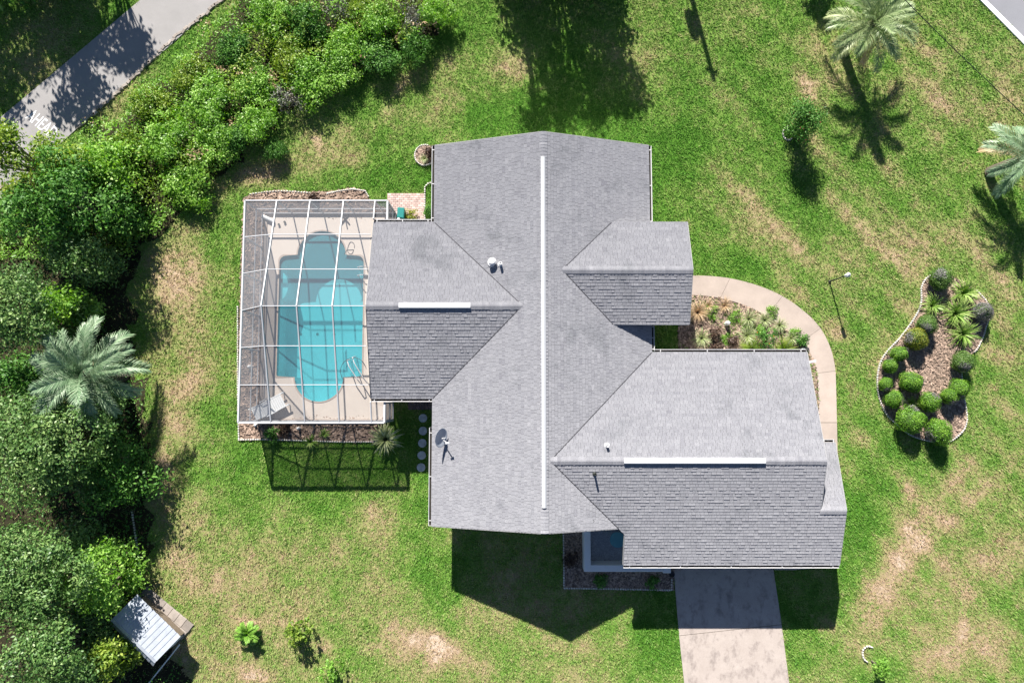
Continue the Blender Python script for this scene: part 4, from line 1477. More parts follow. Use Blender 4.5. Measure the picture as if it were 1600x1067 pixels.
# ------------------------------------------------------------------ shed and slab pad
ra = math.atan2(-(1002 - 937), (286 - 214))
sx, sy = U(222, 988, 1.4)
shed = thing("garden_shed", "small shed with a pale ribbed metal roof under the trees at lower left", "shed", (sx, sy, 0), world=False, rz=ra)
LN, wN, wS = 2.75, .95, .42
zr_, zn, zs = 1.62, 1.22, 1.40
b = MB()
k = 22
for i in range(k):
    x0_, x1_ = -LN / 2 + LN * i / k, -LN / 2 + LN * (i + 1) / k
    h = .018 if i % 2 else 0
    b.add([(x0_, -.35, zr_ + h), (x1_, -.35, zr_ + h), (x1_, wN, zn + h), (x0_, wN, zn + h)], [(0, 1, 2, 3)])
    b.add([(x0_, -.35, zr_ + h), (x1_, -.35, zr_ + h), (x1_, -.35 - wS, zs - .12 + h), (x0_, -.35 - wS, zs - .12 + h)], [(0, 3, 2, 1)])
    if i:
        hp = .018 if (i - 1) % 2 else 0
        b.add([(x0_, -.35, zr_ + h), (x0_, wN, zn + h), (x0_, wN, zn + hp), (x0_, -.35, zr_ + hp)], [(0, 1, 2, 3)])
        b.add([(x0_, -.35, zr_ + h), (x0_, -.35 - wS, zs - .12 + h), (x0_, -.35 - wS, zs - .12 + hp), (x0_, -.35, zr_ + hp)], [(0, 1, 2, 3)])
b.build("roof", M['tin'], shed)
b = MB()
hx_ = LN / 2 - .12
for xx in (-hx_, hx_):
    b.add([(xx, -.70, 0), (xx, wN - .42, 0), (xx, wN - .42, zn + .08), (xx, -.35, zr_ - .02), (xx, -.70, zs - .10)], [(0, 1, 2, 3, 4)])
b.add([(-hx_, -.70, 0), (hx_, -.70, 0), (hx_, -.70, zs - .10), (-hx_, -.70, zs - .10)], [(0, 1, 2, 3)])
b.add([(-hx_, wN - .42, 0), (hx_, wN - .42, 0), (hx_, wN - .42, zn + .08), (-hx_, wN - .42, zn + .08)], [(3, 2, 1, 0)])
b.build("wall", M['wood'], shed)
b = MB(); b.bev((LN / 2 - .10, .1, .60), (.04, .6, 1.15), 0, .01); b.build("door", M['fascia'], shed)
b = MB(); b.beam((-LN / 2, -.35, zr_ + .03), (LN / 2, -.35, zr_ + .03), .12, .02); b.build("ridge_strip", M['tin'], shed)
pad = tag(thing("slab_pad", "strip of weathered concrete slabs beside the small shed", None, (*U(262, 957), 0)), kind='structure')
c0, c1, c3 = Vector(U(230, 915)), Vector(U(304, 976)), Vector(U(215, 932))
for i in range(7):
    for j in range(2):
        cc = c0 + (c1 - c0) * ((i + .5) / 7) + (c3 - c0) * ((j + .5) / 2 * 1.35)
        b = MB(); b.bev((cc.x, cc.y, .04), ((c1 - c0).length / 7 - .015, (c3 - c0).length / 2 * 1.35 - .015, .08), math.atan2((c1 - c0).y, (c1 - c0).x) + random.uniform(-.02, .02), .01, t=random.random())
        b.build("slab", M['slab'], pad)
b = MB()
pa, pb = U(284, 1004, .6), U(228, 1072, .1)
b.tube([(*pa, .8), (*pb, .06)], .03, 8)
tag(b.build("pole", M['plastic']), "long white pole leaning from the small shed to the ground", "pole")

# ------------------------------------------------------------------ foliage builders
def rand_unit(n, rng):
    v = rng.normal(size=(n, 3))
    return v / np.linalg.norm(v, axis=1, keepdims=True)


def leaf_quads(P, Nrm, size, rng, aspect=.5):
    n = len(P)
    r = rand_unit(n, rng)
    a = np.cross(Nrm, r); a /= np.linalg.norm(a, axis=1, keepdims=True) + 1e-9
    b_ = np.cross(Nrm, a)
    L = size[:, None]; W = L * aspect
    V = np.empty((n, 4, 3), np.float32)
    V[:, 0] = P - a * L; V[:, 1] = P - b_ * W + Nrm * (L * .12); V[:, 2] = P + a * L; V[:, 3] = P + b_ * W + Nrm * (L * .12)
    return V.reshape(-1, 3)


def crown_mesh(name, lobes, seed, mat, clumps=26, per=30, leaf=.10, spread=.22, up=.35, inner=.25, low=-.45, core=True, gap=0.0, mats2=None):
    """lobes: (x, y, z, rx, ry, rz). Leaves sit in clumps over each lobe, most of them on its upper side"""
    rng = np.random.default_rng(seed)
    Vs, Ts, Ms = [], [], []
    for (x, y, z, rx, ry, rz) in lobes:
        nC = max(11, int(clumps * (rx * ry + rx * rz) / 1.0))
        d = rand_unit(nC * 3, rng)
        d = d[d[:, 2] > low + rng.uniform(-.2, .2, len(d))][:nC]
        k = 1 - inner * rng.random(len(d)) ** 1.5
        C = np.array([x, y, z]) + d * np.array([rx, ry, rz]) * k[:, None]
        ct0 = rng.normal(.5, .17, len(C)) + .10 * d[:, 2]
        nl = per
        idx = np.repeat(np.arange(len(C)), nl)
        off = rng.normal(size=(len(idx), 3)) * spread * np.array([1, 1, .75])
        P = C[idx] + off
        nn_ = d[idx] * .7 + rng.normal(size=(len(idx), 3)) * .55 + np.array([0, 0, up])
        nn_ /= np.linalg.norm(nn_, axis=1, keepdims=True)
        sz = leaf * rng.uniform(.55, 1.25, len(idx))
        Vs.append(leaf_quads(P, nn_, sz, rng))
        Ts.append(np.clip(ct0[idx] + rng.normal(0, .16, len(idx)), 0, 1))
        Ms.append((rng.random(len(idx)) < .015).astype(int) if mats2 else np.zeros(len(idx), int))
    V = np.concatenate(Vs); T = np.concatenate(Ts); Mi = np.concatenate(Ms)
    return np_mesh(name, V, 4, [mat] + ([mats2] if mats2 else []), T, Mi)


def trunk_mb(lobes, r0, rng, base=(0, 0)):
    b = MB()
    zt = min(l[2] for l in lobes)
    top = Vector((np.mean([l[0] for l in lobes]) * .6, np.mean([l[1] for l in lobes]) * .6, max(.3, zt * .8)))
    b.tube([(base[0], base[1], -.1), (top.x * .4 + rng.uniform(-.1, .1), top.y * .4, top.z * .5), tuple(top)], [r0, r0 * .8, r0 * .6], 8)
    for l in lobes:
        p1 = Vector((l[0], l[1], l[2]))
        mid = top.lerp(p1, .5) + Vector((rng.uniform(-.15, .15), rng.uniform(-.15, .15), .1))
        b.tube([tuple(top - Vector((0, 0, .1))), tuple(mid), tuple(p1 + Vector((0, 0, l[5] * .3)))], [r0 * .5, r0 * .32, r0 * .12], 6)
        for _ in range(2):
            e_ = p1 + Vector((rng.uniform(-.7, .7) * l[3], rng.uniform(-.7, .7) * l[4], rng.uniform(0, .6) * l[5]))
            b.tube([tuple(mid), tuple(e_)], [r0 * .22, r0 * .06], 5)
    return b


def tree(name, u, v, rpx, h, mat, seed, label, cat="tree", group=None, leaf=.105, per=32, clumps=24, nl=None, flat=.62, loc=None, gap=0, spread=.20, skirt=False, lob=(.30, .48), flowers=None):
    """crown centred where the photograph shows it, rpx its half width there; h its full height"""
    zc_ = h * .68
    R = rpx * PX * (CAM_H - zc_) / CAM_H
    x, y = loc if loc else U(u, v, zc_)
    rng = random.Random(seed)
    nl = nl or max(4, int(3 + R * 2.6))
    lobes = []
    for i in range(nl):
        a = i * 2.399 + rng.uniform(-.4, .4)
        rad = R * .70 * math.sqrt((i + .3) / nl)
        s_ = R * rng.uniform(*lob)
        dome = 1 - .45 * (rad / R) ** 2
        zz = h * (.42 + .50 * dome * rng.uniform(.78, 1.0)) - s_ * flat
        lobes.append((rad * math.cos(a), rad * math.sin(a), max(s_ * .5, zz), s_, s_, s_ * flat))
    if skirt:
        for i in range(6):
            a = i * 1.05 + rng.uniform(-.3, .3)
            s_ = R * rng.uniform(.26, .38)
            rad = R * rng.uniform(.25, .75)
            lobes.append((rad * math.cos(a), rad * math.sin(a), h * rng.uniform(.16, .36), s_, s_, s_ * .8))
    t = thing(name, label, cat, (x, y, 0), group, world=False)
    me = crown_mesh("crown", lobes, seed, mat, clumps=clumps, per=per, leaf=leaf, spread=spread, mats2=M[flowers] if flowers else None)
    o = link("crown", me, t)
    b = trunk_mb(lobes, max(.05, h * .028), rng)
    b.build("trunk", M['bark'], t)
    return t


WG = "trees of the wood along the west side"
WOOD = [
    ("oak_tree", 64, 700, 98, 5.0, 'oak', "broad grey-green oak crown directly below the silver palm in the wood"),
    ("broadleaf_tree", 178, 745, 66, 2.8, 'broad', "dark glossy broadleaf tree at the lawn edge below the silver palm"),
    ("oak_tree", 50, 905, 88, 5.2, 'oak', "large oak crown left of the small shed, against the picture's left edge"),
    ("oak_tree", 150, 912, 54, 3.8, 'bright', "light green oak crown whose twigs reach over the slab strip by the shed"),
    ("oak_tree", 88, 1030, 82, 5.2, 'oak', "wide oak crown below and left of the small shed, in the bottom left corner"),
    ("oak_tree", 172, 1028, 30, 3.0, 'yellow', "small yellow-green tree just left of the shed's roof"),
    ("oak_tree", 30, 482, 72, 5.6, 'oak', "rounded grey-green oak crown above the silver palm at the left edge"),
    ("broadleaf_tree", 95, 478, 34, 3.4, 'bright', "small bright tree beside the grey-green oak above the silver palm"),
    ("broadleaf_tree", 105, 300, 74, 5.0, 'broad', "dark dappled tree in the middle of the upper wood"),
    ("broadleaf_tree", 160, 260, 48, 2.6, 'bright', "fresh green domed tree on the upper wood's lawn side"),
    ("broadleaf_tree", 10, 240, 56, 5.2, 'yellow', "yellow-green tree whose leaves reach over the painted lane letters"),
    ("broadleaf_tree", 45, 340, 58, 5.0, 'broad', "dark tree at the left edge between the yellow-green tree and the grey-green oak"),
    ("broadleaf_tree", 120, 400, 44, 3.6, 'oak', "sparse olive tree over the dry brown opening in the wood"),
    ("broadleaf_tree", 14, 590, 40, 2.8, 'broad', "dark tree left of the silver palm, mostly in shade"),
    ("broadleaf_tree", 108, 262, 36, 3.6, 'yellow', "yellowish tree beside the lower end of the pale lane"),
    ("broadleaf_tree", 186, 345, 32, 1.8, 'broad', "dark bushy tree overhanging the shaded bare ground by the lawn"),
]
for i, (nm, u, v, r, h, mt, lb) in enumerate(WOOD):
    tree(nm, u, v, r, h, M[mt], 100 + i, lb, "tree", WG, skirt=True, leaf=.075 if mt == "oak" else .09, per={"oak": 46, "broad": 24}.get(mt, 36), lob=(.24, .46))

SG = "wild shrubs between lane and lawn"
SHRUB = [
    (290, 285, 40, 2.4, 'bright', "bright rounded shrub at the lawn edge nearest the pool enclosure"),
    (262, 215, 40, 2.6, 'bright', "mid green shrub in the bend where the wood meets the verge"),
    (240, 165, 34, 2.0, 'yellow', "yellow-green shrub bordering the grass verge of the lane, lowest one"),
    (330, 225, 36, 2.2, 'bright', "fresh green shrub just above the rounded one by the lawn"),
    (365, 215, 30, 2.0, 'broad', "darker shrub at the lawn edge left of the grey bare shrub"),
    (330, 160, 38, 2.3, 'bright', "dense green shrub in the middle of the wild strip"),
    (300, 115, 30, 1.6, 'yellow', "low yellowish shrub halfway up the lane's verge"),
    (405, 190, 34, 2.4, 'bright', "tall green shrub casting a long shadow on the lawn edge"),
    (395, 130, 36, 2.2, 'bright', "leafy shrub with light tips in the centre of the wild strip"),
    (370, 80, 32, 2.0, 'broad', "dark green shrub near the lane's upper verge"),
    (450, 155, 26, 2.2, 'grey', "grey twiggy half-bare shrub at the lawn edge"),
    (485, 130, 36, 2.2, 'bright', "green shrub right of the grey twiggy one"),
    (455, 85, 34, 2.2, 'yellow', "yellow-tipped shrub in the upper wild strip"),
    (525, 115, 34, 2.0, 'bright', "long low shrub along the lawn edge with a jagged shadow"),
    (480, 40, 34, 2.4, 'broad', "dark shrub below the picture's top edge, left of the bare branches"),
    (420, 30, 34, 2.2, 'bright', "pale green shrub at the top beside the lane verge"),
    (540, 65, 34, 2.4, 'bright', "large light green shrub in the upper right of the wild strip"),
    (525, 12, 26, 2.4, 'grey', "bare grey branching shrub touching the picture's top edge"),
    (590, 85, 36, 2.0, 'broad', "glossy dark shrub at the right end of the lawn edge"),
    (600, 30, 34, 2.4, 'bright', "mixed green shrub under the top edge left of the last one"),
    (645, 25, 26, 2.6, 'grey', "dry grey-brown shrub near the right end of the wild strip"),
    (685, 22, 28, 2.3, 'bright', "broad-leaved bright shrub at the very right end of the wild strip"),
    (650, 70, 28, 2.2, 'broad', "dark thin-leaved shrub with drooping shadow at the strip's right end"),
    (190, 232, 32, 2.2, 'yellow', "yellow-green shrub beside the lane's painted letters"),
    (560, 25, 26, 2.0, 'yellow', "small yellowish shrub between the bare branches and the mixed green one"),
    (430, 235, 18, 1.4, 'broad', "small dark shrub sticking out onto the lawn below the tall one"),
]
PROTO = {}


def shrub_proto(mt, k, nm='wild_shrub'):
    key = (mt, k)
    rng = random.Random(hash(mt) % 1000 + k if False else sum(map(ord, mt)) + 31 * k)
    lobes = []
    for i in range(7):
        a = i * 2.399 + rng.uniform(-.5, .5)
        rad = .66 * math.sqrt((i + .2) / 7)
        s_ = rng.uniform(.30, .46)
        lobes.append((rad * math.cos(a), rad * math.sin(a), rng.uniform(.40, .72) - .12 * rad, s_, s_, s_ * .75))
    per, cl, lf = (10, 40, .055) if mt == 'grey' else (44, 60, .052)
    cm = crown_mesh("crown", lobes, 300 + 7 * k + len(mt), M[mt], clumps=cl, per=per, leaf=lf, spread=.12, inner=.3, low=-.6)
    sb = trunk_mb(lobes, .035, rng)
    return cm, sb


for i, (u, v, r, h, mt, lb) in enumerate(SHRUB):
    k = i % 2
    R = r * PX * 1.12
    h *= .58
    x, y = U(u, v, h * .55)
    sc = (R, R, h * .95)
    rz_ = random.uniform(0, 6.28)
    if (mt, k) not in PROTO:
        t = thing("wild_shrub", lb, "shrub", (x, y, 0), SG, world=False, rz=rz_, scale=sc)
        cm, sb = shrub_proto(mt, k)
        link("crown", cm, t)
        sb.build("stem", M['bark'], t)
        PROTO[(mt, k)] = t
    else:
        dup(PROTO[(mt, k)], (x, y, 0), rz_, sc, lb, SG)


# undergrowth of the wood: a mass nobody could count
def undergrowth():
    rng = np.random.default_rng(77)
    n = 230000
    xs = [p[0] for p in FOREST]; ys = [p[1] for p in FOREST]
    x = rng.uniform(max(-28, min(xs)), max(xs), n); y = rng.uniform(max(-16, min(ys)), min(21, max(ys)), n)
    keep = inside(FOREST, x, y) & ~inside(ROAD_W, x, y)
    dens = fbm(x, y, 1.6, 3, 61)
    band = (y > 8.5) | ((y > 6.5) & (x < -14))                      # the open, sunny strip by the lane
    keep &= (rng.random(n) < np.where(band, .75 + .7 * dens, .34 * dens))
    bare = U(190, 460); keep &= ((x - bare[0]) ** 2 + ((y - bare[1]) * .6) ** 2 > 1.4)
    sh = U(236, 985); keep &= ((x - sh[0]) ** 2 + (y - sh[1]) ** 2 > 3.2)
    x, y, dens, band = x[keep], y[keep], dens[keep], band[keep]
    n = len(x)
    hgt = np.where(band, .25 + 1.5 * np.clip(fbm(x, y, 1.3, 3, 71) - .3, 0, 1) * 1.7, .08 + .40 * fbm(x, y, 1.5, 2, 71))
    z = hgt * rng.random(n) ** .45
    nr = rng.normal(size=(n, 3)) * .55 + np.array([0, .1, .8]); nr /= np.linalg.norm(nr, axis=1, keepdims=True)
    V = leaf_quads(np.stack([x, y, z], 1), nr, rng.uniform(.04, .085, n), rng)
    T = np.clip(rng.normal(.45, .2, n) + .5 * (fbm(x, y, 1.0, 2, 81) - .5), 0, 1)
    mi = np.where(fbm(x, y, 2.0, 2, 91) > .56, 1, 0)
    mi = np.where(fbm(x, y, .8, 2, 95) > .74, 2, mi)
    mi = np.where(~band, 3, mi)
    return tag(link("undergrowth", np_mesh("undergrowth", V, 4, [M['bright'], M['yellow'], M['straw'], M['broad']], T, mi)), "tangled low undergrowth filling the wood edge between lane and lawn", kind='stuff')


undergrowth()

# trees beyond the top of the frame, whose shade falls on the lane and the lawn
OG = "tall trees beyond the top edge"
OFF = [((-25.0, 25.2), 2.6, 7.5, 'oak', "tall oak beyond the top left corner shading the far verge"),
       ((-23.2, 25.6), 2.1, 7.0, 'broad', "tall dark tree beyond the top edge shading the lane's upper part"),
       ((-21.0, 24.6), 1.5, 7.0, 'oak', "slim tall tree beyond the top edge, right of the lane's two shade trees"),
       ((-23.0, 20.9), 1.7, 6.0, 'broad', "lower dark tree in the top left corner beyond the lane"),
       ((-27.0, 21.0), 2.4, 5.4, 'oak', "oak at the far top left beyond the lane"),
       ((-.1, 23.3), 1.9, 8.3, 'oak', "leaning tall oak beyond the top edge, left of its pair"),
       ((3.5, 23.2), 1.9, 7.2, 'oak', "tall oak beyond the top edge, right of its pair"),
       ((0.4, 21.3), 1.5, 3.4, 'broad', "unseen low bushy tree added to fill the shade under the left tall oak"),  # this low tree and the next are added, unseen, to fill the shade
       ((3.9, 21.2), 1.5, 3.2, 'broad', "unseen low bushy tree added to fill the shade under the right tall oak"),
       ((1.5, 24.4), 1.8, 8.4, 'broad', "tallest dark tree beyond the top edge above the house")]
for i, ((x, y), R, h, mt, lb) in enumerate(OFF):
    tree("shade_tree", 0, 0, R / PX * 1.25, h, M[mt], 200 + i, lb, "tree", OG, leaf=.15, per=17, clumps=8, loc=(x, y), flat=.9, spread=.24, skirt=True, lob=(.20, .40))
tree("shade_tree", 0, 0, 26, 2.2, M['broad'], 230, "low bush beyond the top edge left of the upper palm", "shrub", None, leaf=.1, loc=(U(1262, -55)[0], U(1262, -55)[1]))

# utility pole and cable
px_, py_ = 7.7, 25.7
pole = thing("utility_pole", "wooden utility pole beyond the top edge carrying the cable to the road", "utility pole", (px_, py_, 0))
PH = 7.2
b = MB(); b.lathe([(.15, -.3), (.11, PH)], (px_, py_, 0), 10); b.build("shaft", M['wood'], pole)
b = MB(); b.lathe([(.24, PH - 2.5), (.26, PH - 2.4), (.26, PH - 1.7), (.2, PH - 1.6)], (px_ - .35, py_, 0), 12); b.build("transformer", M['slab'], pole)
b = MB(); b.beam((px_ - .28, py_ + .1, PH - .35), (px_ + .28, py_ - .1, PH - .35), .09, .1); b.build("crossarm", M['wood'], pole)
b = MB()
A_, B_ = Vector((px_, py_, PH - .3)), Vector((30.0, 2.6, 6.5))
pts = []
for i in range(31):
    t_ = i / 30
    p = A_.lerp(B_, t_); p.z -= 1.3 * 4 * t_ * (1 - t_)
    pts.append(tuple(p))
b.tube(pts, .017, 5)
tag(b.build("overhead_cable", M['cable']), "black overhead cable running beside the road in the upper right", "cable")


# ------------------------------------------------------------------ palms
def frond_mesh(L, e0, e1, seed, mat, pairs=54, lw=.03, ll=.50):
    """feather frond leaving the origin along +X at elevation e0 and bending over to e1"""
    rng = np.random.default_rng(seed)
    n = 26
    P = [np.zeros(3)]; D = []
    side = rng.uniform(-.25, .25)
    for i in range(n):
        t_ = i / (n - 1)
        e = e0 + (e1 - e0) * t_ ** 1.25
        d = np.array([math.cos(e) * math.cos(side * t_), math.cos(e) * math.sin(side * t_), math.sin(e)])
        D.append(d); P.append(P[-1] + d * L / n)
    P = np.array(P[:-1]); D = np.array(D)
    V, T = [], []
    for i in range(n - 1):                                   # rachis as a flat strip
        w = .028 * (1 - .8 * i / n); w2 = .028 * (1 - .8 * (i + 1) / n)
        s_ = np.array([0, 1, 0])
        V += [P[i] - s_ * w, P[i + 1] - s_ * w2, P[i + 1] + s_ * w2, P[i] + s_ * w]
        T.append(.75)
    for j in range(pairs):
        t_ = .10 + .90 * (j + rng.uniform(-.3, .3)) / pairs
        k = min(n - 1, max(0, t_ * (n - 1))); i = int(k)
        p = P[i] + (P[min(i + 1, n - 1)] - P[i]) * (k - i); d = D[i]
        up = np.cross(d, np.array([0, 1, 0])); up = -up if up[2] < 0 else up
        ln = ll * (math.sin(math.pi * min(1, .12 + .88 * t_)) ** .6 * .9 + .22) * rng.uniform(.85, 1.1)
        for s_ in (-1, 1):
            sd = np.array([0, s_, 0]) * (.80 - .25 * t_) + d * (.55 + .35 * t_) + up * rng.uniform(.12, .40)
            sd /= np.linalg.norm(sd)
            mid = p + sd * ln * .55
            tip = p + sd * ln + np.array([0, 0, -1]) * ln * rng.uniform(.12, .35)
            wv = np.cross(sd, up); wv /= np.linalg.norm(wv) + 1e-9
            wv = wv * lw * .5
            V += [p - wv * .6, mid - wv, mid + wv, p + wv * .6]; T.append(np.clip(rng.normal(.5, .2), 0, 1))
            V += [mid - wv, tip - wv * .12, tip + wv * .12, mid + wv]; T.append(np.clip(rng.normal(.6, .2), 0, 1))
    return np_mesh("frond", np.array(V), 4, mat, np.array(T))


def palm(name, x, y, h, L, nf, mat, seed, label, r=.2, group=None, ll=.5, lean=(0, 0), lw=.026):
    rng = random.Random(seed)
    t = thing(name, label, "palm tree", (x, y, 0), group, world=False)
    b = MB()
    k = 14
    for i in range(k):
        z0 = h * i / k
        f = i / k
        rr = r * (1.15 - .15 * f)
        b.lathe([(rr * .92, z0), (rr * 1.12, z0 + h / k * .75), (rr * .9, z0 + h / k)], (lean[0] * f * f, lean[1] * f * f, 0), 12)
    b.lathe([(r * 1.1, h), (r * .9, h + .12), (r * .3, h + .25)], (lean[0], lean[1], 0), 12)
    b.build("trunk", M['palmbark'], t)
    meshes = [frond_mesh(L * .80, 1.25, .25, seed, mat, lw=lw, ll=ll), frond_mesh(L, .95, -.45, seed + 1, mat, lw=lw, ll=ll), frond_mesh(L * 1.05, .62, -.75, seed + 2, mat, lw=lw, ll=ll), frond_mesh(L * 1.0, .2, -1.15, seed + 3, M['pale'] if mat is M['palm2'] else mat, lw=lw, ll=ll), frond_mesh(L * .9, .05, -1.3, seed + 4, M['straw'] if h > 1 else mat, lw=lw, ll=ll * .8)]
    for i in range(nf):
        q = i / nf
        me = meshes[0 if q < .18 else 1 if q < .5 else 2 if q < .78 else 3 if q < .93 else 4]
        o = link("frond", me, t)
        o.location = (lean[0], lean[1], h + .12 - .18 * q)
        o.rotation_euler = (rng.uniform(-.2, .2), rng.uniform(-.12, .12), i * 2.39996 + rng.uniform(-.25, .25))
        s_ = rng.uniform(.85, 1.08)
        o.scale = (s_, s_, s_)
    return t


x, y = U(1317, 77); palm("palm_tree", x, y, 2.1, 2.3, 24, M['palm2'], 41, "tall feather palm near the top edge with a long bare trunk shadow on the lawn", r=.20, ll=.52, lean=(.28, .05))
x, y = U(1545, 270); palm("palm_tree", x, y, 1.9, 2.2, 23, M['palm'], 52, "silver feather palm cut off by the right edge", r=.21, ll=.50, lean=(.45, .05))
x, y = U(133, 585, 3.0); palm("palm_tree", x, y, 2.9, 2.65, 30, M['palm'], 63, "large silver feather palm standing among the dark trees on the left", r=.24, ll=.60, lw=.032)
x, y = U(388, 990, .3); palm("young_palm", x, y, .22, .62, 14, M['bright'], 74, "knee-high dark green palm alone on the lower left lawn", r=.06, ll=.22, lw=.03)


# ------------------------------------------------------------------ clipped bushes and bed plants
def bush_proto(seed, mat, lf=.030, n=3600):
    rng = np.random.default_rng(seed)
    d = rand_unit(n * 2, rng); d = d[d[:, 2] > -.55][:n]
    lump = 1 + .10 * np.sin(d[:, 0] * 4 + seed) * np.sin(d[:, 1] * 3.5 + seed * 2) + .07 * np.sin(d[:, 2] * 9 + d[:, 0] * 5)
    k = (1 - .16 * rng.random(len(d)) ** 2) * lump
    P = d * k[:, None]
    nn_ = d + rng.normal(size=d.shape) * .38; nn_ /= np.linalg.norm(nn_, axis=1, keepdims=True)
    V = leaf_quads(P, nn_, lf * rng.uniform(1.0, 2.2, len(d)), rng)
    T = np.clip(.5 + .16 * (np.sin(d[:, 0] * 5 + seed) + np.sin(d[:, 1] * 6 + 1)) * .6 + rng.normal(0, .17, len(d)), 0, 1)
    bald = rand_unit(1, rng)[0]; bald[2] = abs(bald[2])                # a thin, greyed patch on one flank
    mi = ((d @ bald + rng.normal(0, .06, len(d))) > .86).astype(int)
    return np_mesh("foliage", V, 4, [mat, M['topgrey']], T, mi)


def core_mesh(seed):
    b = MB(); b.ball((0, 0, 0), (.86, .86, .86), 16, 10, lump=.05, seed=seed)
    return b


BG = "clipped bushes of the kidney-shaped bed"
BUSH = [  # u, v, radius px, height, material, label
    (1471, 435, 18, .95, 'topdark', "dark clipped bush at the upper tip of the kidney-shaped bed"),
    (1449, 508, 16, .80, 'topdark', "loose grey-green bush between the upper strap-leaved plant and the olive bush"),
    (1432, 529, 18, .85, 'topolive', "olive-yellow clipped bush on the bed's west side"),
    (1405, 553, 13, .75, 'topiary', "small upright green bush directly below left of the olive one"),
    (1391, 571, 12, .65, 'topiary', "small green bush on the west edging, third from the olive bush"),
    (1384, 600, 11, .60, 'topiary', "smallest round bush at the westernmost edging"),
    (1425, 597, 18, .80, 'topiary', "wide flattish bush in the bed's middle"),
    (1397, 623, 14, .70, 'topiary', "round green bush at the bed's lower west edging"),
    (1454, 628, 16, .90, 'topiary', "bright round bush in the centre of the lower bed"),
    (1424, 656, 20, 1.0, 'topiary', "large round bush overhanging the lower left edging, its side split open"),
    (1468, 675, 19, 1.0, 'topiary', "large perfectly round bush overhanging the lowest edging"),
    (1484, 619, 13, .75, 'topiary', "smaller of two touching bushes at the bed's lower right"),
    (1499, 607, 15, .80, 'topiary', "larger of two touching bushes at the bed's lower right"),
    (1506, 566, 18, .85, 'topdark', "mid-sized bush on the bed's east edging below the strap-leaved plants"),
    (1536, 487, 17, .80, 'topgrey', "silvery grey bush at the bed's upper east side"),
]
BP = {}
for i, (u, v, r, h, mt, lb) in enumerate(BUSH):
    R = r * PX * 1.0
    h *= 1.2
    x, y = U(u, v, h * .55)
    sc = (R * random.uniform(.86, 1.08), R * random.uniform(.90, 1.12), h * .5)
    k = (mt, i % 3)
    if k not in BP:
        t = thing("clipped_bush", lb, "bush", (x, y, h * .48), BG, world=False, rz=random.uniform(0, 6), scale=sc)
        link("foliage", bush_proto(400 + i, M[mt], n=3600), t)
        core_mesh(i).build("branches", M['twigs'], t)
        BP[k] = t
    else:
        dup(BP[k], (x, y, h * .48), random.uniform(0, 6), sc, lb, BG)


def strap_mesh(seed, n, L, w, mat, e=(.5, 1.35), droop=1.4):
    """rosette of bending strap leaves"""
    rng = np.random.default_rng(seed)
    V, T = [], []
    for i in range(n):
        a = rng.uniform(0, 2 * math.pi); e0 = rng.uniform(*e); ln = L * rng.uniform(.65, 1.1)
        p = np.array([.06 * math.cos(a), .06 * math.sin(a), 0.02]); sd = np.array([-math.sin(a), math.cos(a), 0])
        tn = np.clip(rng.normal(.5, .2), 0, 1)
        for s_ in range(4):
            ee = e0 - droop * ((s_ + .5) / 4) ** 1.5
            d = np.array([math.cos(ee) * math.cos(a), math.cos(ee) * math.sin(a), math.sin(ee)])
            q = p + d * ln / 4
            w0 = w * (1, 1, .85, .55)[s_] * .5; w1 = w * (1, .85, .55, .08)[s_] * .5
            V += [p - sd * w0, q - sd * w1, q + sd * w1, p + sd * w0]; T.append(min(1, tn + .08 * s_))
            p = q
    return np_mesh("leaves", np.array(V), 4, mat, np.array(T))


SPROTO = {}


def strap(u, v, rpx, h, mat, label, seed, name="strap_leaf_plant", cat="plant", n=80, w=.03, group=None, loc=None):
    n = int(n * 1.5)
    x, y = loc or U(u, v, h * .5)
    R = rpx * PX
    key = (mat, n, w)
    if key not in SPROTO:
        SPROTO[key] = strap_mesh(seed, n, 1.25, w / .45, M[mat])
    o = link(name, SPROTO[key])
    o.location = (x, y, .02)
    o.rotation_euler = (0, 0, seed * 1.7)
    o.scale = (R * 1.25, R * 1.25, h * 1.3)
    return tag(o, label, cat, group)


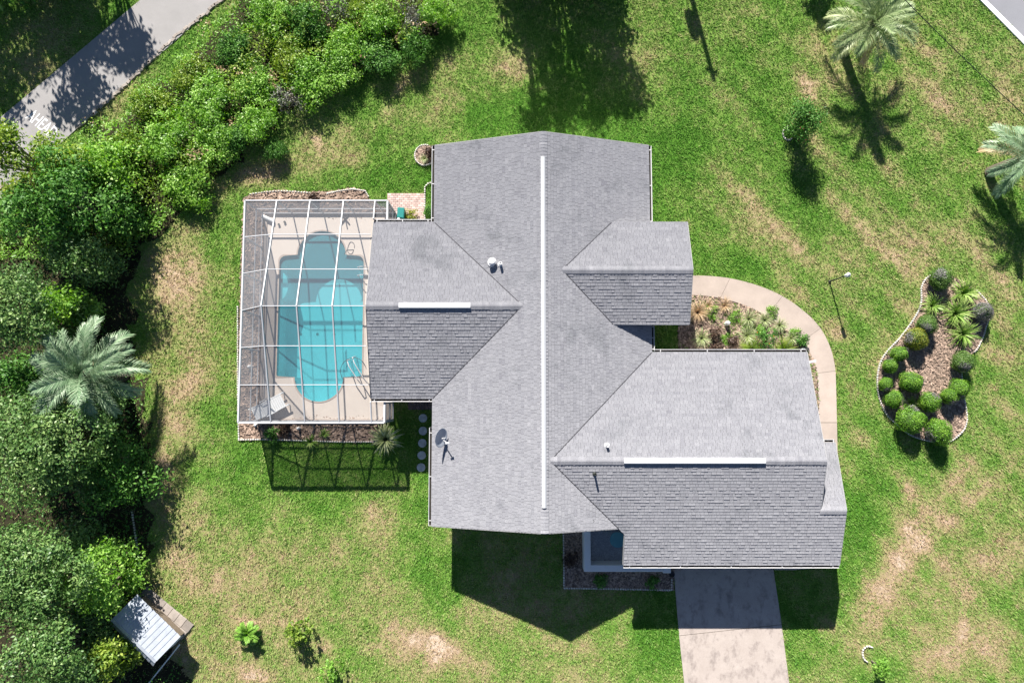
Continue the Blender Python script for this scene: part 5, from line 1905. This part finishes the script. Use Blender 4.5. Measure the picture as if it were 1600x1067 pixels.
PG = "strap-leaved plants at the top of the kidney-shaped bed"
strap(1458, 477, 15, .60, 'spiky', "strap-leaved plant on the left of its group, beside the west edging", 1, group=PG)
strap(1508, 457, 19, .70, 'spiky', "topmost strap-leaved plant of the kidney-shaped bed", 2, group=PG)
strap(1496, 489, 20, .75, 'spiky', "yellow-tipped strap-leaved plant in the middle of its group", 3, group=PG)
strap(1506, 521, 19, .70, 'spiky', "lowest strap-leaved plant of the kidney-shaped bed", 4, group=PG)
strap(1425, 629, 9, .35, 'spiky', "small grassy tuft between the round bushes of the lower bed", 5, n=50, w=.02)
FG = "small plants of the front bed"
for (u, v, r, h, mt, lb, n_, w_) in (
        (1091, 488, 12, .45, 'straw', "straw-coloured fountain grass beside the entry porch eave", 150, .012),
        (1106, 478, 8, .3, 'straw', "small dry tuft near the path, right of the fountain grass", 60, .014),
        (1132, 478, 10, .35, 'straw', "dry tuft near the path above the white statue", 60, .014),
        (1171, 498, 10, .4, 'pale', "pale striped plant nearest the path's middle, right of the statue", 70, .022),
        (1168, 524, 11, .45, 'pale', "pale striped plant directly left of the orange-flowered bush", 70, .022),
        (1196, 500, 9, .35, 'pale', "pale green rosette above the orange-flowered bush", 70, .022),
        (1219, 508, 9, .35, 'pale', "pale green rosette right of the orange-flowered bush by the path", 70, .022),
        (1097, 528, 11, .4, 'pale', "pale green tuft close to the porch shade", 70, .022),
        (1237, 528, 8, .35, 'pale', "small pale rosette at the east end of the front bed", 70, .022),
        (1176, 545, 14, .4, 'yellow', "yellow-green fern at the garage gutter left of the flowering bush", 110, .02),
        (1226, 546, 13, .4, 'yellow', "yellow-green fern at the garage gutter right of the flowering bush", 110, .02)):
    strap(u, v, r * 1.2, h * 1.15, mt, lb, int(u), n=n_, w=w_, group=FG)


def small_bush(u, v, rpx, h, mt, label, seed, group=None, name="garden_shrub", flowers=None, per=16, leaf=.045, cl=60):
    x, y = U(u, v, h * .6)
    R = rpx * PX
    rng = random.Random(seed)
    lobes = [(.55 * R * math.cos(i * 2.4) * (i > 0), .55 * R * math.sin(i * 2.4) * (i > 0), h * rng.uniform(.45, .65), R * .55, R * .55, h * .38) for i in range(5)]
    t = thing(name, label, "shrub", (x, y, 0), group, world=False)
    me = crown_mesh("foliage", lobes, seed, M[mt], clumps=cl, per=per, leaf=leaf, spread=.05, low=-.7, mats2=M[flowers] if flowers else None)
    link("foliage", me, t)
    trunk_mb(lobes, .02, rng).build("stem", M['bark'], t)
    return t


small_bush(1199, 530, 17, .85, 'broad', "round green bush with orange flowers in the front bed", 501, flowers='flower', per=22)
small_bush(1117, 522, 10, .5, 'purple', "dark maroon bush left of the white statue", 502, FG)
small_bush(1146, 534, 7, .45, 'purple', "small dark maroon bush right of the white statue", 503, FG)
small_bush(1122, 545, 11, .4, 'purple', "low brown-leaved bush against the garage gutter", 504, FG)
small_bush(1255, 532, 9, .5, 'broad', "small dark shrub where the front bed meets the path's bend", 505, FG)
small_bush(1190, 515, 7, .2, 'bright', "low green groundcover patch above the flowering bush", 506, FG)
for (u, v, r, lb) in ((1112, 488, 12, "low green groundcover near the path at the porch end of the front bed"), (1150, 496, 12, "low green groundcover left of the path-side striped plant"),
                      (1172, 512, 12, "low green groundcover between the two middle striped plants"), (1208, 488, 10, "low green groundcover hugging the path's inner edge"), (1136, 530, 9, "low green groundcover between the two maroon bushes"), (1244, 520, 9, "low green groundcover at the path side of the east rosette")):
    small_bush(u, v, r, .16, 'bright', lb, 540 + u, FG, leaf=.035, per=14)
# red-flowered shrub, sapling, lawn shrubs
tree("flowering_shrub", 1252, 190, 30, 2.6, M['broad'], 511, "tall loose shrub with dark red flowers on the lawn between house and upper palm", "shrub", leaf=.05, per=26, clumps=110, spread=.15, flat=1.1, loc=U(1238, 206), nl=9, skirt=True, flowers='redflower')
tree("sapling", 1368, 1035, 13, 1.3, M['bright'], 512, "thin sapling beside the broken white ring near the bottom edge", "tree", leaf=.06, per=22, clumps=60, spread=.10, flat=1.0, loc=U(1362, 1032))
small_bush(467, 990, 21, 1.3, 'yellow', "yellow-green leafy shrub on the lower left lawn", 513, leaf=.075, per=16, cl=32)
small_bush(518, 1052, 19, 1.2, 'bright', "green shrub at the bottom edge below the yellow-green one", 514, leaf=.07, per=14, cl=30)
# pool-side plants
strap(604, 684, 19, .75, 'pale', "spiky yucca at the lower right corner of the pool enclosure", 91, name="yucca", n=70, w=.045, loc=U(602, 686, .3))
strap(485, 690, 9, .45, 'spiky', "small leafy plant over the scalloped edging below the enclosure", 92, n=30, w=.06)
strap(506, 678, 7, .35, 'spiky', "tiny upright plant in the shaded bed right of the leafy one", 93, n=30, w=.05)
small_bush(425, 680, 11, .5, 'broad', "dark plant in the shaded bed near the enclosure's lower left", 521)
small_bush(445, 672, 10, .3, 'purple', "reddish groundcover in the shaded bed below the enclosure", 522)
small_bush(490, 308, 7, .5, 'purple', "dark dead-looking clump above the enclosure's top rail", 523)
small_bush(673, 238, 9, .6, 'purple', "dark maroon shrub tucked under the eave in the tiny round bed", 524)
strap(663, 248, 8, .35, 'pale', "pale tuft in the middle of the tiny round bed", 94, n=60, w=.02)
small_bush(642, 341, 14, .35, 'topolive', "low olive plants at the patio's lower edge under the eave", 525)
small_bush(672, 330, 9, .5, 'broad', "dark green shrub between patio edging and house wall", 526)
small_bush(893, 875, 12, .5, 'purple', "dark shrub in the shaded bed left of the courtyard wall", 527)
small_bush(940, 908, 10, .4, 'broad', "dark shrub in the shaded bed below the courtyard wall, left one", 528)
small_bush(1020, 909, 10, .4, 'broad', "dark shrub in the shaded bed below the courtyard wall, next to the driveway", 529)
b = MB()
x, y = U(1050, 897, .3)
b.lathe([(.08, 0), (.13, .26), (.14, .28), (.12, .27), (.10, .22)], (x, y, 0), 14)
tag(b.build("plant_pot", M['dark']), "dark round pot at the end of the courtyard wall", "pot")


# ------------------------------------------------------------------ grass
def grass():
    rng = np.random.default_rng(3)
    n = 330000
    x = rng.uniform(-27.5, 27.5, n); y = rng.uniform(-15.2, 21.0, n)
    # only where the ground lies open
    keep = np.ones(n, bool)
    for poly in (ISLAND, WALK_OUT + WALK_IN[::-1], DRIVE, PAD, COURT_BED, POOL_BED, DECKRECT, ROUND_BED, PATIO, ROAD_W, ROAD_E, HOUSE_FOOT):
        keep &= ~inside(poly, x, y)
    fb = inside(FRONT_BED, x, y)
    keep &= ~fb | ((fbm(x, y, 1.0, 3, 41) > .44) & (rng.random(n) < .9))
    keep &= ~inside(FOREST, x, y) | (rng.random(n) < .25)
    d = dryness(x, y)
    d = d + 0.55 * (fbm(x, y, .28, 2, 15) - .5)
    keep &= rng.random(n) < np.clip(1.25 - d * .85, .25, 1)
    x, y, d = x[keep], y[keep], d[keep]
    n = len(x)
    cl = fbm(x, y, .22, 2, 33)
    hh = (.035 + .06 * cl) * np.where(d > .6, .75, 1)
    zb = np.where(inside(FRONT_BED, x, y), .03, 0)
    V = np.empty((n, 3, 3, 3), np.float32)
    tint = np.empty((n, 3), np.float32)
    for k in range(3):
        a = rng.uniform(0, 2 * np.pi, n); le = rng.uniform(.5, 1.6, n); w = rng.uniform(.014, .026, n)
        bx = x + rng.normal(0, .022, n); by = y + rng.normal(0, .022, n)
        dx_, dy_ = np.cos(a), np.sin(a)
        V[:, k, 0] = np.stack([bx - dy_ * w, by + dx_ * w, zb - .02], 1)
        V[:, k, 1] = np.stack([bx + dy_ * w, by - dx_ * w, zb - .02], 1)
        V[:, k, 2] = np.stack([bx + dx_ * hh * le, by + dy_ * hh * le, zb + hh * rng.uniform(.6, 1.1, n)], 1)
        tint[:, k] = np.clip(d * .9 + rng.normal(0, .11, n) + .35 * (cl - .5), 0, 1)
    return tag(link("grass", np_mesh("grass", V.reshape(-1, 3), 3, M['grass'], tint.ravel())), "short mown grass blades over the lawn", kind='stuff')


grass()
for o in SC.objects:
    if '_world' in o:
        del o['_world']
